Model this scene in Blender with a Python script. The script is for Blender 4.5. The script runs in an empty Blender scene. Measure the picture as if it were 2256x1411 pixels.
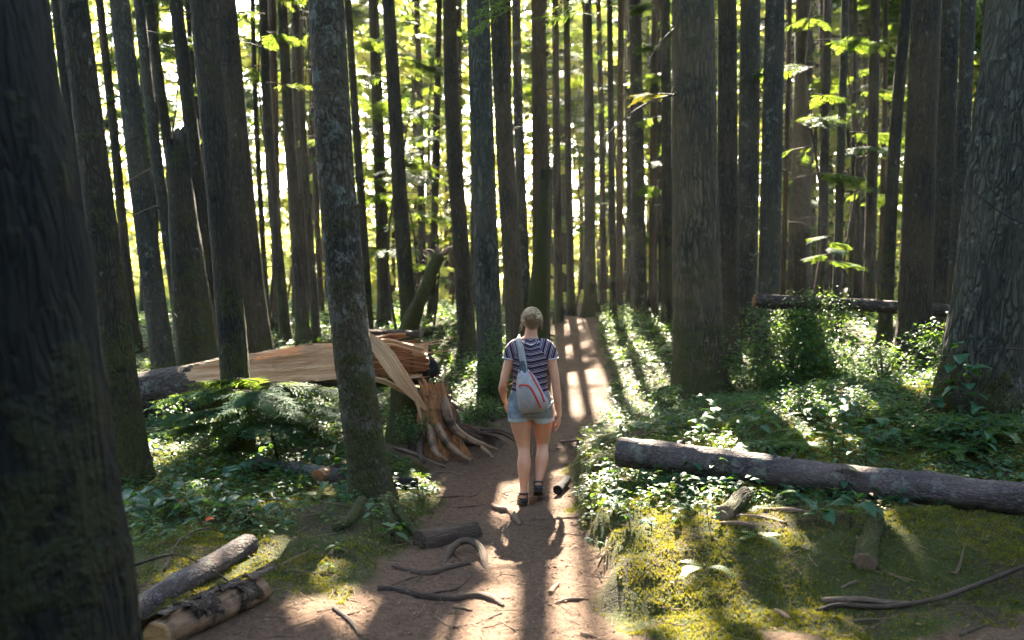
import bpy, math, random
import numpy as np
from mathutils import Vector, Matrix

# ------------------------------------------------------------------ camera, world, sun, exposure
scene = bpy.context.scene
COL = scene.collection
CAM_Z, FPX, PITCH = 1.75, 2200.0, math.atan(65.0 / 2200.0)
cam_data = bpy.data.cameras.new('camera')
cam = bpy.data.objects.new('camera', cam_data)
COL.objects.link(cam)
cam.location = (0, 0, CAM_Z)
cam.rotation_euler = (math.pi / 2 - PITCH, 0, 0)
cam_data.sensor_width = 36.0
cam_data.sensor_fit = 'HORIZONTAL'
cam_data.lens = 36.0 * FPX / 2256.0
cam_data.clip_start = 0.05
cam_data.clip_end = 2000.0
cam_data.dof.use_dof = True
cam_data.dof.focus_distance = 7.9
cam_data.dof.aperture_fstop = 1.8
scene.camera = cam

SUN_EL, SUN_AZ = math.radians(38.0), math.radians(1.5)      # azimuth measured from +Y towards +X
SUN = np.array([math.sin(SUN_AZ) * math.cos(SUN_EL), math.cos(SUN_AZ) * math.cos(SUN_EL), math.sin(SUN_EL)])
world = bpy.data.worlds.new('World')
scene.world = world
world.use_nodes = True
wn, wl = world.node_tree.nodes, world.node_tree.links
wn.clear()
sky = wn.new('ShaderNodeTexSky')
sky.sky_type = 'NISHITA'
sky.sun_disc = False
sky.sun_elevation = SUN_EL
sky.sun_rotation = SUN_AZ
sky.air_density = 1.0
sky.dust_density = 2.5
sky.ozone_density = 1.0
wbg = wn.new('ShaderNodeBackground')
wbg.inputs['Strength'].default_value = 0.075
wout = wn.new('ShaderNodeOutputWorld')
wl.new(sky.outputs[0], wbg.inputs[0])
wl.new(wbg.outputs[0], wout.inputs[0])

sun_data = bpy.data.lights.new('sun', 'SUN')
sun_data.energy = 3.3
sun_data.angle = math.radians(0.5)
sun_data.color = (1.0, 0.88, 0.70)
sun_ob = bpy.data.objects.new('sun', sun_data)
COL.objects.link(sun_ob)
sun_ob.rotation_euler = Vector(SUN).to_track_quat('Z', 'Y').to_euler()
sun_ob.location = (0, 30, 60)

vs = scene.view_settings
scene.display_settings.display_device = 'sRGB'
vs.view_transform = 'Standard'
vs.look = 'None'
vs.exposure = 4.5
vs.gamma = 1.0
vs.use_curve_mapping = False

cy = scene.cycles
scene.render.engine = 'CYCLES'
cy.use_adaptive_sampling = True
cy.adaptive_threshold = 0.02
cy.max_bounces = 7
cy.diffuse_bounces = 4
cy.glossy_bounces = 2
cy.transmission_bounces = 4
cy.volume_bounces = 0
cy.transparent_max_bounces = 6
cy.caustics_reflective = False
cy.caustics_refractive = False
cy.sample_clamp_indirect = 6.0
cy.use_denoising = True
cy.volume_step_rate = 1.0

# ------------------------------------------------------------------ helpers
rng = np.random.default_rng(11)
random.seed(5)


def sstep(a, b, x):
    t = np.clip((x - a) / (b - a + 1e-12), 0, 1)
    return t * t * (3 - 2 * t)


def _hash(ix, iy, iz, s):
    h = (ix * 374761393 + iy * 668265263 + iz * 2147483647 + s * 1274126177) & 0xFFFFFFFF
    h = ((h ^ (h >> 13)) * 1274126177) & 0xFFFFFFFF
    h = (h ^ (h >> 16)) & 0xFFFFFFFF
    return h.astype(np.float64) / 4294967295.0


def vnoise(p, s=0):
    p = np.asarray(p, float)
    i = np.floor(p).astype(np.int64)
    f = p - i
    f = f * f * (3 - 2 * f)
    out = 0
    for dx in (0, 1):
        wx = f[:, 0] if dx else 1 - f[:, 0]
        for dy in (0, 1):
            wy = f[:, 1] if dy else 1 - f[:, 1]
            for dz in (0, 1):
                wz = f[:, 2] if dz else 1 - f[:, 2]
                out = out + wx * wy * wz * _hash(i[:, 0] + dx, i[:, 1] + dy, i[:, 2] + dz, s)
    return out * 2 - 1


def fbm(p, o=4, s=0):
    p = np.asarray(p, float)
    a, r = 1.0, 0
    for k in range(o):
        r = r + a * vnoise(p, s + k)
        p = p * 2.03 + 7.1
        a *= 0.5
    return r


def P(px, py, d):
    """world point seen at photo pixel (px, py) at ground distance d (the Y coordinate)"""
    u, v = (px - 1128.0) / FPX, -(py - 705.5) / FPX
    y = math.cos(PITCH) + v * math.sin(PITCH)
    z = -math.sin(PITCH) + v * math.cos(PITCH)
    t = d / y
    return np.array([u * t, d, CAM_Z + z * t])


def build_mesh(name, V, F, smooth=True, attrs=None):
    """V (n,3); F a list of integer arrays, each (m,k)"""
    if not isinstance(F, (list, tuple)):
        F = [F]
    F = [np.asarray(f, dtype=np.int32) for f in F if len(f)]
    me = bpy.data.meshes.new(name)
    V = np.asarray(V, dtype=np.float32)
    me.vertices.add(len(V))
    me.vertices.foreach_set('co', V.ravel())
    tot = sum(f.size for f in F)
    np_ = sum(len(f) for f in F)
    me.loops.add(tot)
    me.polygons.add(np_)
    me.loops.foreach_set('vertex_index', np.concatenate([f.ravel() for f in F]))
    starts, s = [], 0
    for f in F:
        starts.append(s + np.arange(len(f)) * f.shape[1])
        s += f.size
    me.polygons.foreach_set('loop_start', np.concatenate(starts).astype(np.int32))
    me.polygons.foreach_set('use_smooth', np.full(np_, bool(smooth)))
    me.update(calc_edges=True)
    for k, a in (attrs or {}).items():
        a = np.asarray(a, dtype=np.float32)
        if a.ndim == 2:
            at = me.attributes.new(k, 'FLOAT_VECTOR', 'POINT')
            at.data.foreach_set('vector', a.ravel())
        else:
            at = me.attributes.new(k, 'FLOAT', 'POINT')
            at.data.foreach_set('value', a)
    return me


def link(name, me, mat=None, parent=None, loc=None):
    o = bpy.data.objects.new(name, me)
    if me is not None and mat is not None and len(me.materials) == 0:
        me.materials.append(mat)
    COL.objects.link(o)
    if parent is not None:
        o.parent = parent
    if loc is not None:
        o.location = loc
    return o


def tag(o, label=None, cat=None, group=None, kind=None):
    if label: o['label'] = label
    if cat: o['category'] = cat
    if group: o['group'] = group
    if kind: o['kind'] = kind
    return o


def thing(name, label, cat, loc, group=None):
    o = bpy.data.objects.new(name, None)
    o.empty_display_size = 0.2
    COL.objects.link(o)
    o.location = tuple(float(a) for a in loc)
    return tag(o, label, cat, group)


def smooth_path(pts, n):
    """Catmull-Rom through pts (k, m) sampled at n places"""
    pts = np.asarray(pts, float)
    k = len(pts)
    if k == 2:
        t = np.linspace(0, 1, n)[:, None]
        return pts[0] * (1 - t) + pts[1] * t
    q = np.vstack([2 * pts[0] - pts[1], pts, 2 * pts[-1] - pts[-2]])
    t = np.linspace(0, k - 1 - 1e-9, n)
    i = t.astype(int)
    f = (t - i)[:, None]
    a, b, c, d = q[i], q[i + 1], q[i + 2], q[i + 3]
    return 0.5 * (2 * b + (c - a) * f + (2 * a - 5 * b + 4 * c - d) * f ** 2 + (3 * b - a - 3 * c + d) * f ** 3)


def frames(C):
    T = np.gradient(C, axis=0)
    T /= np.linalg.norm(T, axis=1)[:, None] + 1e-12
    N = np.zeros_like(C)
    ref = np.array([0, 0, 1.0]) if abs(T[0][2]) < 0.8 else np.array([1.0, 0, 0])
    n = ref - T[0] * np.dot(ref, T[0])
    n /= np.linalg.norm(n)
    for i in range(len(C)):
        n = n - T[i] * np.dot(n, T[i])
        n /= np.linalg.norm(n) + 1e-12
        N[i] = n
    return T, N, np.cross(T, N)


def tube_np(C, R, seg=10, amp=0.0, fr=8.0, stretch=0.25, seed=0, caps=True, rfun=None):
    """tube round the centre line C (n,3) with radii R (n,). Returns V, F(list), fl (straightened coordinates)"""
    C = np.asarray(C, float)
    n = len(C)
    R = np.broadcast_to(np.asarray(R, float), (n,))
    T, N, B = frames(C)
    th = np.linspace(0, 2 * math.pi, seg, endpoint=False)
    L = np.concatenate([[0], np.cumsum(np.linalg.norm(np.diff(C, axis=0), axis=1))])
    cs, sn = np.cos(th), np.sin(th)
    RR = np.repeat(R[:, None], seg, 1)
    if rfun is not None:
        RR = rfun(RR, L[:, None] + 0 * th[None], th[None] + 0 * L[:, None])
    if amp:
        q = np.stack([np.repeat(L[:, None], seg, 1) * fr * stretch, RR * cs * fr, RR * sn * fr], -1).reshape(-1, 3)
        RR = RR + (amp * fbm(q, 3, seed)).reshape(n, seg)
    V = C[:, None] + RR[..., None] * (cs[None, :, None] * N[:, None] + sn[None, :, None] * B[:, None])
    fl = np.stack([np.repeat(L[:, None], seg, 1), RR * cs, RR * sn], -1).reshape(-1, 3)
    V = V.reshape(-1, 3)
    i = np.arange(n - 1)[:, None] * seg
    j = np.arange(seg)[None]
    j2 = (j + 1) % seg
    F = [np.stack([i + j, i + j2, i + seg + j2, i + seg + j], -1).reshape(-1, 4)]
    if caps:
        V = np.vstack([V, C[:1], C[-1:]])
        fl = np.vstack([fl, [[0, 0, 0]], [[L[-1], 0, 0]]])
        a, b = n * seg, n * seg + 1
        jj = np.arange(seg)
        k = (jj + 1) % seg
        F.append(np.stack([k, jj, np.full(seg, a)], -1))
        F.append(np.stack([(n - 1) * seg + jj, (n - 1) * seg + k, np.full(seg, b)], -1))
    return V, F, fl


def merge(parts):
    """parts: list of (V, F list, fl)"""
    Vs, Fs, fls, o = [], {}, [], 0
    for V, F, fl in parts:
        Vs.append(V); fls.append(fl)
        for f in F:
            Fs.setdefault(f.shape[1], []).append(np.asarray(f) + o)
        o += len(V)
    return np.vstack(Vs), [np.vstack(f) for f in Fs.values()], np.vstack(fls)


def tube_obj(name, pts, R, mat, parent=None, n=None, seg=10, loc=None, **kw):
    """pts, R control values; pts in the parent's space"""
    pts = np.asarray(pts, float)
    if n is None: n = max(4, 3 * len(pts))
    R = np.broadcast_to(np.asarray(R, float), (len(pts),))
    S = smooth_path(np.hstack([pts, R[:, None]]), n)
    V, F, fl = tube_np(S[:, :3], np.maximum(S[:, 3], 0.0008), seg, **kw)
    return link(name, build_mesh(name, V, F, True, {'fl': fl}), mat, parent, loc)


def scatter_np(baseV, baseF, M, T, tint=None):
    """copies of a small mesh: M (n,3,3), T (n,3). One numpy pass."""
    n, v = len(T), len(baseV)
    V = np.einsum('nij,vj->nvi', M, baseV) + T[:, None]
    off = (np.arange(n) * v)[:, None, None]
    F = [(np.asarray(f)[None] + off).reshape(-1, f.shape[1]) for f in baseF]
    t = np.repeat(tint if tint is not None else rng.random(n), v)
    return V.reshape(-1, 3), F, t


def rotz(a):
    c, s, z, o = np.cos(a), np.sin(a), np.zeros_like(a), np.ones_like(a)
    return np.stack([c, -s, z, s, c, z, z, z, o], -1).reshape(-1, 3, 3)


def rotx(a):
    c, s, z, o = np.cos(a), np.sin(a), np.zeros_like(a), np.ones_like(a)
    return np.stack([o, z, z, z, c, -s, z, s, c], -1).reshape(-1, 3, 3)


def roty(a):
    c, s, z, o = np.cos(a), np.sin(a), np.zeros_like(a), np.ones_like(a)
    return np.stack([c, z, s, z, o, z, -s, z, c], -1).reshape(-1, 3, 3)


# ------------------------------------------------------------------ materials
class NT:
    def __init__(s, name):
        s.m = bpy.data.materials.new(name)
        s.m.use_nodes = True
        s.n, s.l = s.m.node_tree.nodes, s.m.node_tree.links
        s.n.clear()
        s.out = s.n.new('ShaderNodeOutputMaterial')

    def put(s, sock, v):
        if isinstance(v, bpy.types.NodeSocket): s.l.new(v, sock)
        elif isinstance(v, (tuple, list)) and len(v) == 3 and sock.type == 'RGBA': sock.default_value = (*v, 1)
        else: sock.default_value = v

    def math(s, op, a, b=0.0, c=0.0, clamp=False):
        n = s.n.new('ShaderNodeMath'); n.operation = op; n.use_clamp = clamp
        s.put(n.inputs[0], a); s.put(n.inputs[1], b); s.put(n.inputs[2], c)
        return n.outputs[0]

    def vmath(s, op, a, b=(0, 0, 0)):
        n = s.n.new('ShaderNodeVectorMath'); n.operation = op
        s.put(n.inputs[0], a); s.put(n.inputs[1], b)
        return n.outputs[0]

    def attr(s, name, out='Fac'):
        n = s.n.new('ShaderNodeAttribute'); n.attribute_name = name
        return n.outputs[out]

    def objco(s):
        return s.n.new('ShaderNodeTexCoord').outputs['Object']

    def geo(s, o):
        return s.n.new('ShaderNodeNewGeometry').outputs[o]

    def sep(s, v):
        n = s.n.new('ShaderNodeSeparateXYZ'); s.put(n.inputs[0], v); return n.outputs

    def noise(s, v, sc, det=3, rough=0.55, dist=0.0):
        n = s.n.new('ShaderNodeTexNoise')
        s.put(n.inputs['Vector'], v)
        n.inputs['Scale'].default_value = sc
        n.inputs['Detail'].default_value = det
        n.inputs['Roughness'].default_value = rough
        n.inputs['Distortion'].default_value = dist
        return n.outputs['Fac']

    def voro(s, v, sc, feat='F1', out='Distance', rnd=1.0):
        n = s.n.new('ShaderNodeTexVoronoi'); n.feature = feat
        s.put(n.inputs['Vector'], v)
        n.inputs['Scale'].default_value = sc
        n.inputs['Randomness'].default_value = rnd
        return n.outputs[out]

    def mr(s, v, a, b, c=0.0, d=1.0):
        n = s.n.new('ShaderNodeMapRange'); n.clamp = True
        s.put(n.inputs[0], v)
        for i, q in enumerate((a, b, c, d)): s.put(n.inputs[i + 1], q)
        return n.outputs[0]

    def mix(s, f, a, b, mode='MIX'):
        n = s.n.new('ShaderNodeMix'); n.data_type = 'RGBA'; n.blend_type = mode
        s.put(n.inputs[0], f); s.put(n.inputs[6], a); s.put(n.inputs[7], b)
        return n.outputs[2]

    def bump(s, h, dist, st=1.0, prev=None):
        n = s.n.new('ShaderNodeBump')
        n.inputs['Strength'].default_value = st
        n.inputs['Distance'].default_value = dist
        s.put(n.inputs['Height'], h)
        if prev is not None: s.put(n.inputs['Normal'], prev)
        return n.outputs[0]

    def princ(s, col, rough=0.7, nor=None, spec=0.3, **kw):
        n = s.n.new('ShaderNodeBsdfPrincipled')
        s.put(n.inputs['Base Color'], col)
        s.put(n.inputs['Roughness'], rough)
        n.inputs['Specular IOR Level'].default_value = spec
        if nor is not None: s.put(n.inputs['Normal'], nor)
        for k, v in kw.items(): s.put(n.inputs[k.replace('_', ' ')], v)
        return n.outputs[0]

    def done(s, sh):
        s.l.new(sh, s.out.inputs['Surface'])
        return s.m


def bark_material(name, dark, light, sc=26.0, stretch=0.24, moss=0.0, moss_top=1.5, lichen=0.15, bumpd=0.02, mosscol=(0.062, 0.060, 0.012)):
    t = NT(name)
    co = t.attr('fl', 'Vector')
    rnd = t.n.new('ShaderNodeObjectInfo').outputs['Random']
    co = t.vmath('ADD', co, t.vmath('MULTIPLY', (7.3, 11.7, 5.1), t.mr(rnd, 0, 1, 0, 9)))
    q = t.vmath('MULTIPLY', co, (stretch, 1, 1))
    wn_ = t.n.new('ShaderNodeTexNoise'); t.put(wn_.inputs['Vector'], q)
    wn_.inputs['Scale'].default_value = sc * 0.6; wn_.inputs['Detail'].default_value = 3
    q2 = t.vmath('ADD', q, t.vmath('MULTIPLY', t.vmath('SUBTRACT', wn_.outputs['Color'], (0.5, 0.5, 0.5)), (2.4 / sc,) * 3))
    edge = t.voro(q2, sc, 'DISTANCE_TO_EDGE')
    crack = t.noise(t.vmath('MULTIPLY', q2, (0.45, 1, 1)), sc * 0.8, 3, 0.6)
    cell = t.voro(q2, sc, 'F1', 'Color')
    fine = t.noise(q, sc * 3.2, 4, 0.65)
    big = t.noise(co, 1.3, 2)
    if name not in ('bark_log', 'bark_fallen', 'stick_pale', 'root_bark', 'twig_bark'):
        light = (light[0] * .86, light[1] * 1.06, light[2] * .92)     # teal-green cast of the shaded trunks put into the bark colours
        dark = (dark[0] * .7, dark[1] * 1.15, dark[2] * 1.1)
    plate = t.math('MULTIPLY', t.mr(edge, 0.0, 0.22), t.mr(crack, 0.36, 0.56, 0.15, 1.0))
    col = t.mix(plate, dark, light)
    col = t.mix(t.mr(t.sep(cell)[0], 0, 1, 0.0, 0.55), col, tuple(c * 0.55 for c in light))
    col = t.mix(t.mr(fine, 0.35, 0.75, 0, 0.5), col, tuple(c * 0.6 for c in dark))
    col = t.mix(t.mr(big, 0.35, 0.7, 0, 0.45), col, (light[0] * 1.3, light[1] * 1.1, light[2] * .9))
    ln = t.noise(co, 7.0, 4, 0.7)
    lf = t.mr(ln, 0.70 - lichen * 0.5, 0.78 - lichen * 0.4, 0, 0.75)
    col = t.mix(lf, col, (0.17, 0.17, 0.13))
    h = t.math('ADD', t.math('MULTIPLY', plate, 0.8), t.math('MULTIPLY', fine, 0.5))
    rough = 0.85
    if moss > 0:
        mn = t.noise(co, 4.0, 4, 0.7)
        xs = t.sep(t.attr('fl', 'Vector'))[0]
        hf = t.mr(xs, 0.0, moss_top, 0.26, 0.0)
        mm = t.math('ADD', mn, hf)
        mf = t.mr(mm, 0.72 - moss * 0.25, 0.82 - moss * 0.2)
        mcol = t.mix(t.noise(co, 60, 3), tuple(c * 0.35 for c in mosscol), tuple(c * 1.3 for c in mosscol))
        col = t.mix(mf, col, mcol)
        h = t.math('ADD', h, t.math('MULTIPLY', t.math('MULTIPLY', t.noise(co, 45, 3, .7), mf), 1.2))
    return t.done(t.princ(col, rough, t.bump(h, bumpd, 1.0), 0.25))


def leaf_material(name, c1, c2, trans, tw=0.45, rough=0.38, spec=0.5, bumpy=False, dead=0.0):
    t = NT(name)
    tint = t.attr('tint')
    col = t.mix(tint, c1, c2)
    if dead:
        col = t.mix(t.mr(tint, 1 - dead, 1 - dead * .6), col, (0.22, 0.13, 0.03))
    tr = t.mix(tint, trans, tuple(x * y for x, y in zip(trans, (1.35, 1.1, 0.8))))
    nor = None
    if bumpy:
        co = t.attr('luv', 'Vector')
        xyz = t.sep(co)
        w = t.n.new('ShaderNodeTexWave')
        w.inputs['Scale'].default_value = 3.2
        w.inputs['Distortion'].default_value = 0.4
        t.put(w.inputs['Vector'], t.vmath('ADD', co, t.vmath('MULTIPLY', t.math('ABSOLUTE', xyz[1]), (-1.6, 0, 0))))
        col = t.mix(t.mr(t.math('ABSOLUTE', xyz[1]), 0.0, 0.035, 0.55, 0.0), col, tuple(min(1, c * 2.2) for c in c2))
        nor = t.bump(w.outputs['Fac'], 0.004, 0.6)
    p = t.princ(col, rough, nor, spec)
    tb = t.n.new('ShaderNodeBsdfTranslucent')
    t.put(tb.inputs[0], tr)
    mx = t.n.new('ShaderNodeMixShader')
    mx.inputs[0].default_value = tw
    t.l.new(p, mx.inputs[1]); t.l.new(tb.outputs[0], mx.inputs[2])
    return t.done(mx.outputs[0])


def wood_material(name, c1, c2, sc=45.0, bumpd=0.012, rough=0.6, dirt=0.0):
    t = NT(name)
    co = t.attr('fl', 'Vector')
    q = t.vmath('MULTIPLY', co, (0.035, 1, 1))
    a = t.noise(q, sc, 4, 0.65, 0.4)
    b = t.noise(q, sc * 0.22, 2, 0.5)
    col = t.mix(t.mr(a, 0.32, 0.66), c1, c2)
    hair = t.noise(t.vmath('MULTIPLY', co, (0.02, 1, 1)), sc * 5, 3, 0.6)
    col = t.mix(t.mr(hair, 0.54, 0.66, 0, 0.25), col, tuple(c * 0.4 for c in c1))
    col = t.mix(t.mr(b, 0.45, 0.7, 0, 0.6), col, tuple(c * 0.62 for c in c1))
    if dirt:
        col = t.mix(t.mr(t.noise(co, 6, 4, 0.7), 0.6 - dirt * .4, 0.75 - dirt * .3), col, (0.03, 0.018, 0.010))
    return t.done(t.princ(col, rough, t.bump(a, bumpd), 0.3))


def plain(name, col, rough=0.8, sc=30, var=0.35, bumpd=0.004, spec=0.3):
    t = NT(name)
    n = t.noise(t.objco(), sc, 4, 0.65)
    c = t.mix(t.mr(n, 0.3, 0.7), tuple(x * (1 - var) for x in col), tuple(min(1, x * (1 + var)) for x in col))
    return t.done(t.princ(c, rough, t.bump(n, bumpd), spec))


M_bark_main = bark_material('bark_dark_plated', (0.004, 0.003, 0.0025), (0.125, 0.084, 0.056), 30, 0.35, 0.55, 2.4, 0.34, 0.028)
M_bark_mossy = bark_material('bark_mossy', (0.004, 0.003, 0.002), (0.075, 0.050, 0.032), 28, 0.22, 0.62, 2.2, 0.14, 0.022)
M_bark_big = bark_material('bark_brown_furrowed', (0.006, 0.004, 0.003), (0.155, 0.100, 0.062), 24, 0.16, 0.60, 1.7, 0.14, 0.026)
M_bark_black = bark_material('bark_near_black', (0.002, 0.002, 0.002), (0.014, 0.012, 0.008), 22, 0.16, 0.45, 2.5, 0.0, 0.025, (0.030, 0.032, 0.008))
M_bark_brown = bark_material('bark_brown', (0.006, 0.004, 0.0025), (0.105, 0.064, 0.038), 34, 0.2, 0.3, 1.2, 0.12, 0.018)
M_bark_grey = bark_material('bark_grey', (0.005, 0.004, 0.004), (0.105, 0.078, 0.057), 34, 0.25, 0.3, 1.2, 0.24, 0.018)
M_bark_red = bark_material('bark_reddish', (0.02, 0.010, 0.006), (0.14, 0.072, 0.042), 30, 0.15, 0.1, 0.8, 0.05, 0.010)
M_bark_fir = bark_material('bark_deep_furrowed', (0.003, 0.0032, 0.003), (0.115, 0.092, 0.072), 20, 0.26, 0.2, 1.0, 0.2, 0.035)
M_bark_log = bark_material('bark_log', (0.010, 0.008, 0.009), (0.15, 0.118, 0.112), 42, 0.55, 0.0, 1.0, 0.36, 0.008)
M_bark_fallen = bark_material('bark_fallen', (0.018, 0.012, 0.010), (0.13, 0.095, 0.070), 26, 0.4, 0.0, 1.0, 0.22, 0.018)
M_bark_moss = bark_material('bark_moss_covered', (0.014, 0.010, 0.006), (0.07, 0.055, 0.035), 30, 0.3, 1.35, 3.0, 0.0, 0.02)
M_twig = bark_material('twig_bark', (0.020, 0.014, 0.010), (0.10, 0.072, 0.052), 90, 0.2, 0, 1, 0.1, 0.003)
M_stick = bark_material('stick_pale', (0.07, 0.045, 0.03), (0.26, 0.18, 0.12), 120, 0.08, 0, 1, 0.0, 0.003)
M_root = bark_material('root_bark', (0.022, 0.014, 0.010), (0.13, 0.088, 0.062), 70, 0.10, 0, 1, 0.0, 0.006)
M_wood_pale = wood_material('wood_split_pale', (0.42, 0.20, 0.080), (0.72, 0.44, 0.22), 60, .02)
M_wood_orange = wood_material('wood_torn_orange', (0.20, 0.065, 0.018), (0.48, 0.20, 0.065), 48, 0.03, 0.6, 0.15)
M_wood_old = wood_material('wood_old', (0.13, 0.068, 0.035), (0.30, 0.18, 0.10), 30, 0.012, 0.8, 0.3)
M_wood_cut = plain('wood_cut_end', (0.20, 0.13, 0.085), 0.85, 60, 0.4)
M_char = plain('charred_wood', (0.010, 0.008, 0.007), 0.95, 22, 0.5, 0.02)
M_needle = leaf_material('hemlock_needles', (0.007, 0.048, 0.024), (0.018, 0.090, 0.030), (0.16, 0.25, 0.03), 0.5, 0.65, 0.10)
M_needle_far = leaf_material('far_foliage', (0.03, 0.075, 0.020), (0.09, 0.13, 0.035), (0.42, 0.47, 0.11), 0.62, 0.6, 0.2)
M_leaf = leaf_material('broad_leaves', (0.010, 0.060, 0.032), (0.028, 0.105, 0.042), (0.12, 0.28, 0.03), 0.34, 0.42, 0.38, True, 0.03)
M_leaf_small = leaf_material('ground_leaves', (0.008, 0.052, 0.026), (0.032, 0.105, 0.034), (0.18, 0.34, 0.035), 0.40, 0.46, 0.32, False, 0.05)
M_fern = leaf_material('fern_leaves', (0.035, 0.085, 0.018), (0.065, 0.125, 0.025), (0.24, 0.42, 0.04), 0.45, 0.45, 0.35)
M_moss = leaf_material('moss_tufts', (0.042, 0.056, 0.007), (0.170, 0.172, 0.022), (0.32, 0.32, 0.035), 0.34, 0.8, 0.1)
M_litter = leaf_material('dry_needles', (0.10, 0.055, 0.028), (0.24, 0.145, 0.08), (0.15, 0.09, 0.05), 0.1, 0.8, 0.2)

# ------------------------------------------------------------------ terrain
_rows = np.array([  # distance, left edge, right edge of the bare path
    [-6, -1.0, 0.6], [0, -1.0, 0.6], [3, -1.15, 0.62], [5.0, -1.05, 0.60], [5.85, -.90, .54], [6.9, -.74, .54], [8.2, -.62, .53],
    [9.2, -.75, .55], [10.2, -.85, .66], [11.5, -.45, .95], [13, -.12, 1.27], [16, .36, 1.53], [18.3, .70, 1.62],
    [22, .90, 1.85], [26, 1.1, 2.1], [40, 2, 3], [120, 6, 7]])
_ctl = np.array([
    (0, 2, 0), (.05, 5, 0), (.1, 6.3, 0), (.1, 8.2, 0), (.1, 10.2, .06), (.85, 13, .21), (1.2, 16.5, .55), (1.3, 20, 1.02), (1.3, 23, 1.17),
    (.95, 8.3, .18), (1.92, 6.3, .12), (2.3, 4.5, .1), (.95, 5.3, .0), (2.30, 12.3, .42), (3.95, 8.5, .6), (4.8, 12, .68), (3.5, 12.5, .55),
    (2.5, 20, 1.15), (2.3, 15, .64), (6, 20, 1.2), (3.6, 7, .17), (1.5, 8.6, .24),
    (-1.1, 7.9, 0), (-3.2, 8.4, .07), (-2.7, 9.8, .12), (-1.9, 5, .03), (-1.5, 6.2, .05), (-.8, 10.5, .15), (-2, 11, .2),
    (-2.4, 20, 1.0), (-4.1, 17, .8), (-5.2, 15, .65), (-7.5, 15, .65), (-8, 8, .1), (8, 8, .7), (0, -5, 0), (-8, -5, 0), (8, -5, .15),
    (-15, 30, 1.3), (15, 30, 1.3), (0, 30, 1.25), (0, 60, 1.4), (40, 60, 1.6), (-40, 60, 1.5), (40, 0, .6), (-40, 0, .4),
    (0, 110, 1.6), (60, 110, 1.8), (-60, 110, 1.7)], float)


def _tps(r2):
    return 0.5 * r2 * np.log(r2 + 1e-9)


_n = len(_ctl)
_d2 = ((_ctl[:, None, :2] - _ctl[None, :, :2]) ** 2).sum(-1)
_A = np.zeros((_n + 3, _n + 3))
_A[:_n, :_n] = _tps(_d2) + np.eye(_n) * 0.02
_A[:_n, _n] = 1; _A[:_n, _n + 1:] = _ctl[:, :2]
_A[_n, :_n] = 1; _A[_n + 1:, :_n] = _ctl[:, :2].T
_w = np.linalg.solve(_A, np.concatenate([_ctl[:, 2], [0, 0, 0]]))


def path_edges(y):
    return np.interp(y, _rows[:, 0], _rows[:, 1]), np.interp(y, _rows[:, 0], _rows[:, 2])


def soil_mask(x, y):
    l, r = path_edges(y)
    q = np.stack([x * 2.2, y * 2.2, 0 * x], -1)
    nz = fbm(q, 3, 3) * 0.10
    m = sstep(-0.06, 0.10, np.minimum(x - l, r - x) + nz)
    # trodden earth also spreads to the lower left and the lower right corner
    m2 = sstep(-0.1, 0.25, 5.6 - y + 0.5 * np.minimum(x + 1.45, 0) + nz * 3) * sstep(-2.0, -1.35, x) * (x < 0)
    m3 = sstep(-0.1, 0.25, 4.95 - y + nz * 7) * (x > 0) * 0.9
    m4 = sstep(0.9, 0.5, np.hypot((x + .55) / 1.1, (y - 10.2) / 1.0) + nz)
    return np.clip(np.maximum(np.maximum(m, m2), np.maximum(m3, m4)), 0, 1)


def base_height(x, y):
    xy = np.stack([x, y], -1)
    out = np.empty(len(x))
    for s in range(0, len(x), 20000):
        c = xy[s:s + 20000]
        d2 = ((c[:, None] - _ctl[None, :, :2]) ** 2).sum(-1)
        out[s:s + 20000] = _tps(d2) @ _w[:_n] + _w[_n] + c @ _w[_n + 1:]
    far = sstep(90, 140, np.hypot(x, y - 20))
    return out * (1 - far) + 1.7 * far


def H(x, y, fine=True):
    x = np.atleast_1d(np.asarray(x, float)); y = np.atleast_1d(np.asarray(y, float))
    z = base_height(x, y)
    l, r = path_edges(y)
    wob = 0.05 * np.sin(y * 4.1) + 0.04 * np.sin(y * 9.7 + 1)
    z = z + 0.19 * sstep(0.0, 0.13, x - r - wob) * sstep(5.2, 5.9, y) * sstep(12.5, 10, y)
    z = z + 0.05 * sstep(0.0, 0.2, l - x) * sstep(5.6, 6.5, y) * sstep(14, 9, y)
    # mossy hummock at the foot of the tree beside the path, pit under it
    z = z + 0.10 * np.exp(-(((x + 1.32) / .33) ** 2 + ((y - 7.25) / .3) ** 2))
    z = z + 0.05 * np.exp(-(((x + 1.1) / .45) ** 2 + ((y - 7.9) / .45) ** 2))
    if fine:
        m = soil_mask(x, y)
        q = np.stack([x, y, 0 * x], -1)
        near = sstep(60, 20, y)
        z = z + near * ((1 - m) * (0.045 * fbm(q * 1.9, 3, 9) + 0.016 * fbm(q * 9, 3, 5)) + m * (0.012 * fbm(q * 2.6, 3, 21) + 0.006 * fbm(q * 14, 3, 23)))
    return z


def H1(x, y):
    return float(H([x], [y])[0])


def G(px, py, far=45.0):
    """first ground point along the photo pixel's ray"""
    d = np.linspace(2.5, far, 1700)
    u, v = (px - 1128.0) / FPX, -(py - 705.5) / FPX
    yy = math.cos(PITCH) + v * math.sin(PITCH)
    zz = -math.sin(PITCH) + v * math.cos(PITCH)
    t = d / yy
    x, z = u * t, CAM_Z + zz * t
    h = H(x, d)
    k = np.where(z < h)[0]
    i = k[0] if len(k) else len(d) - 1
    return np.array([x[i], d[i], h[i]])


def axis_vals(segs):
    out = []
    for a, b, n in segs:
        out.append(np.linspace(a, b, n, endpoint=False))
    out.append([segs[-1][1]])
    return np.concatenate(out)


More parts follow.
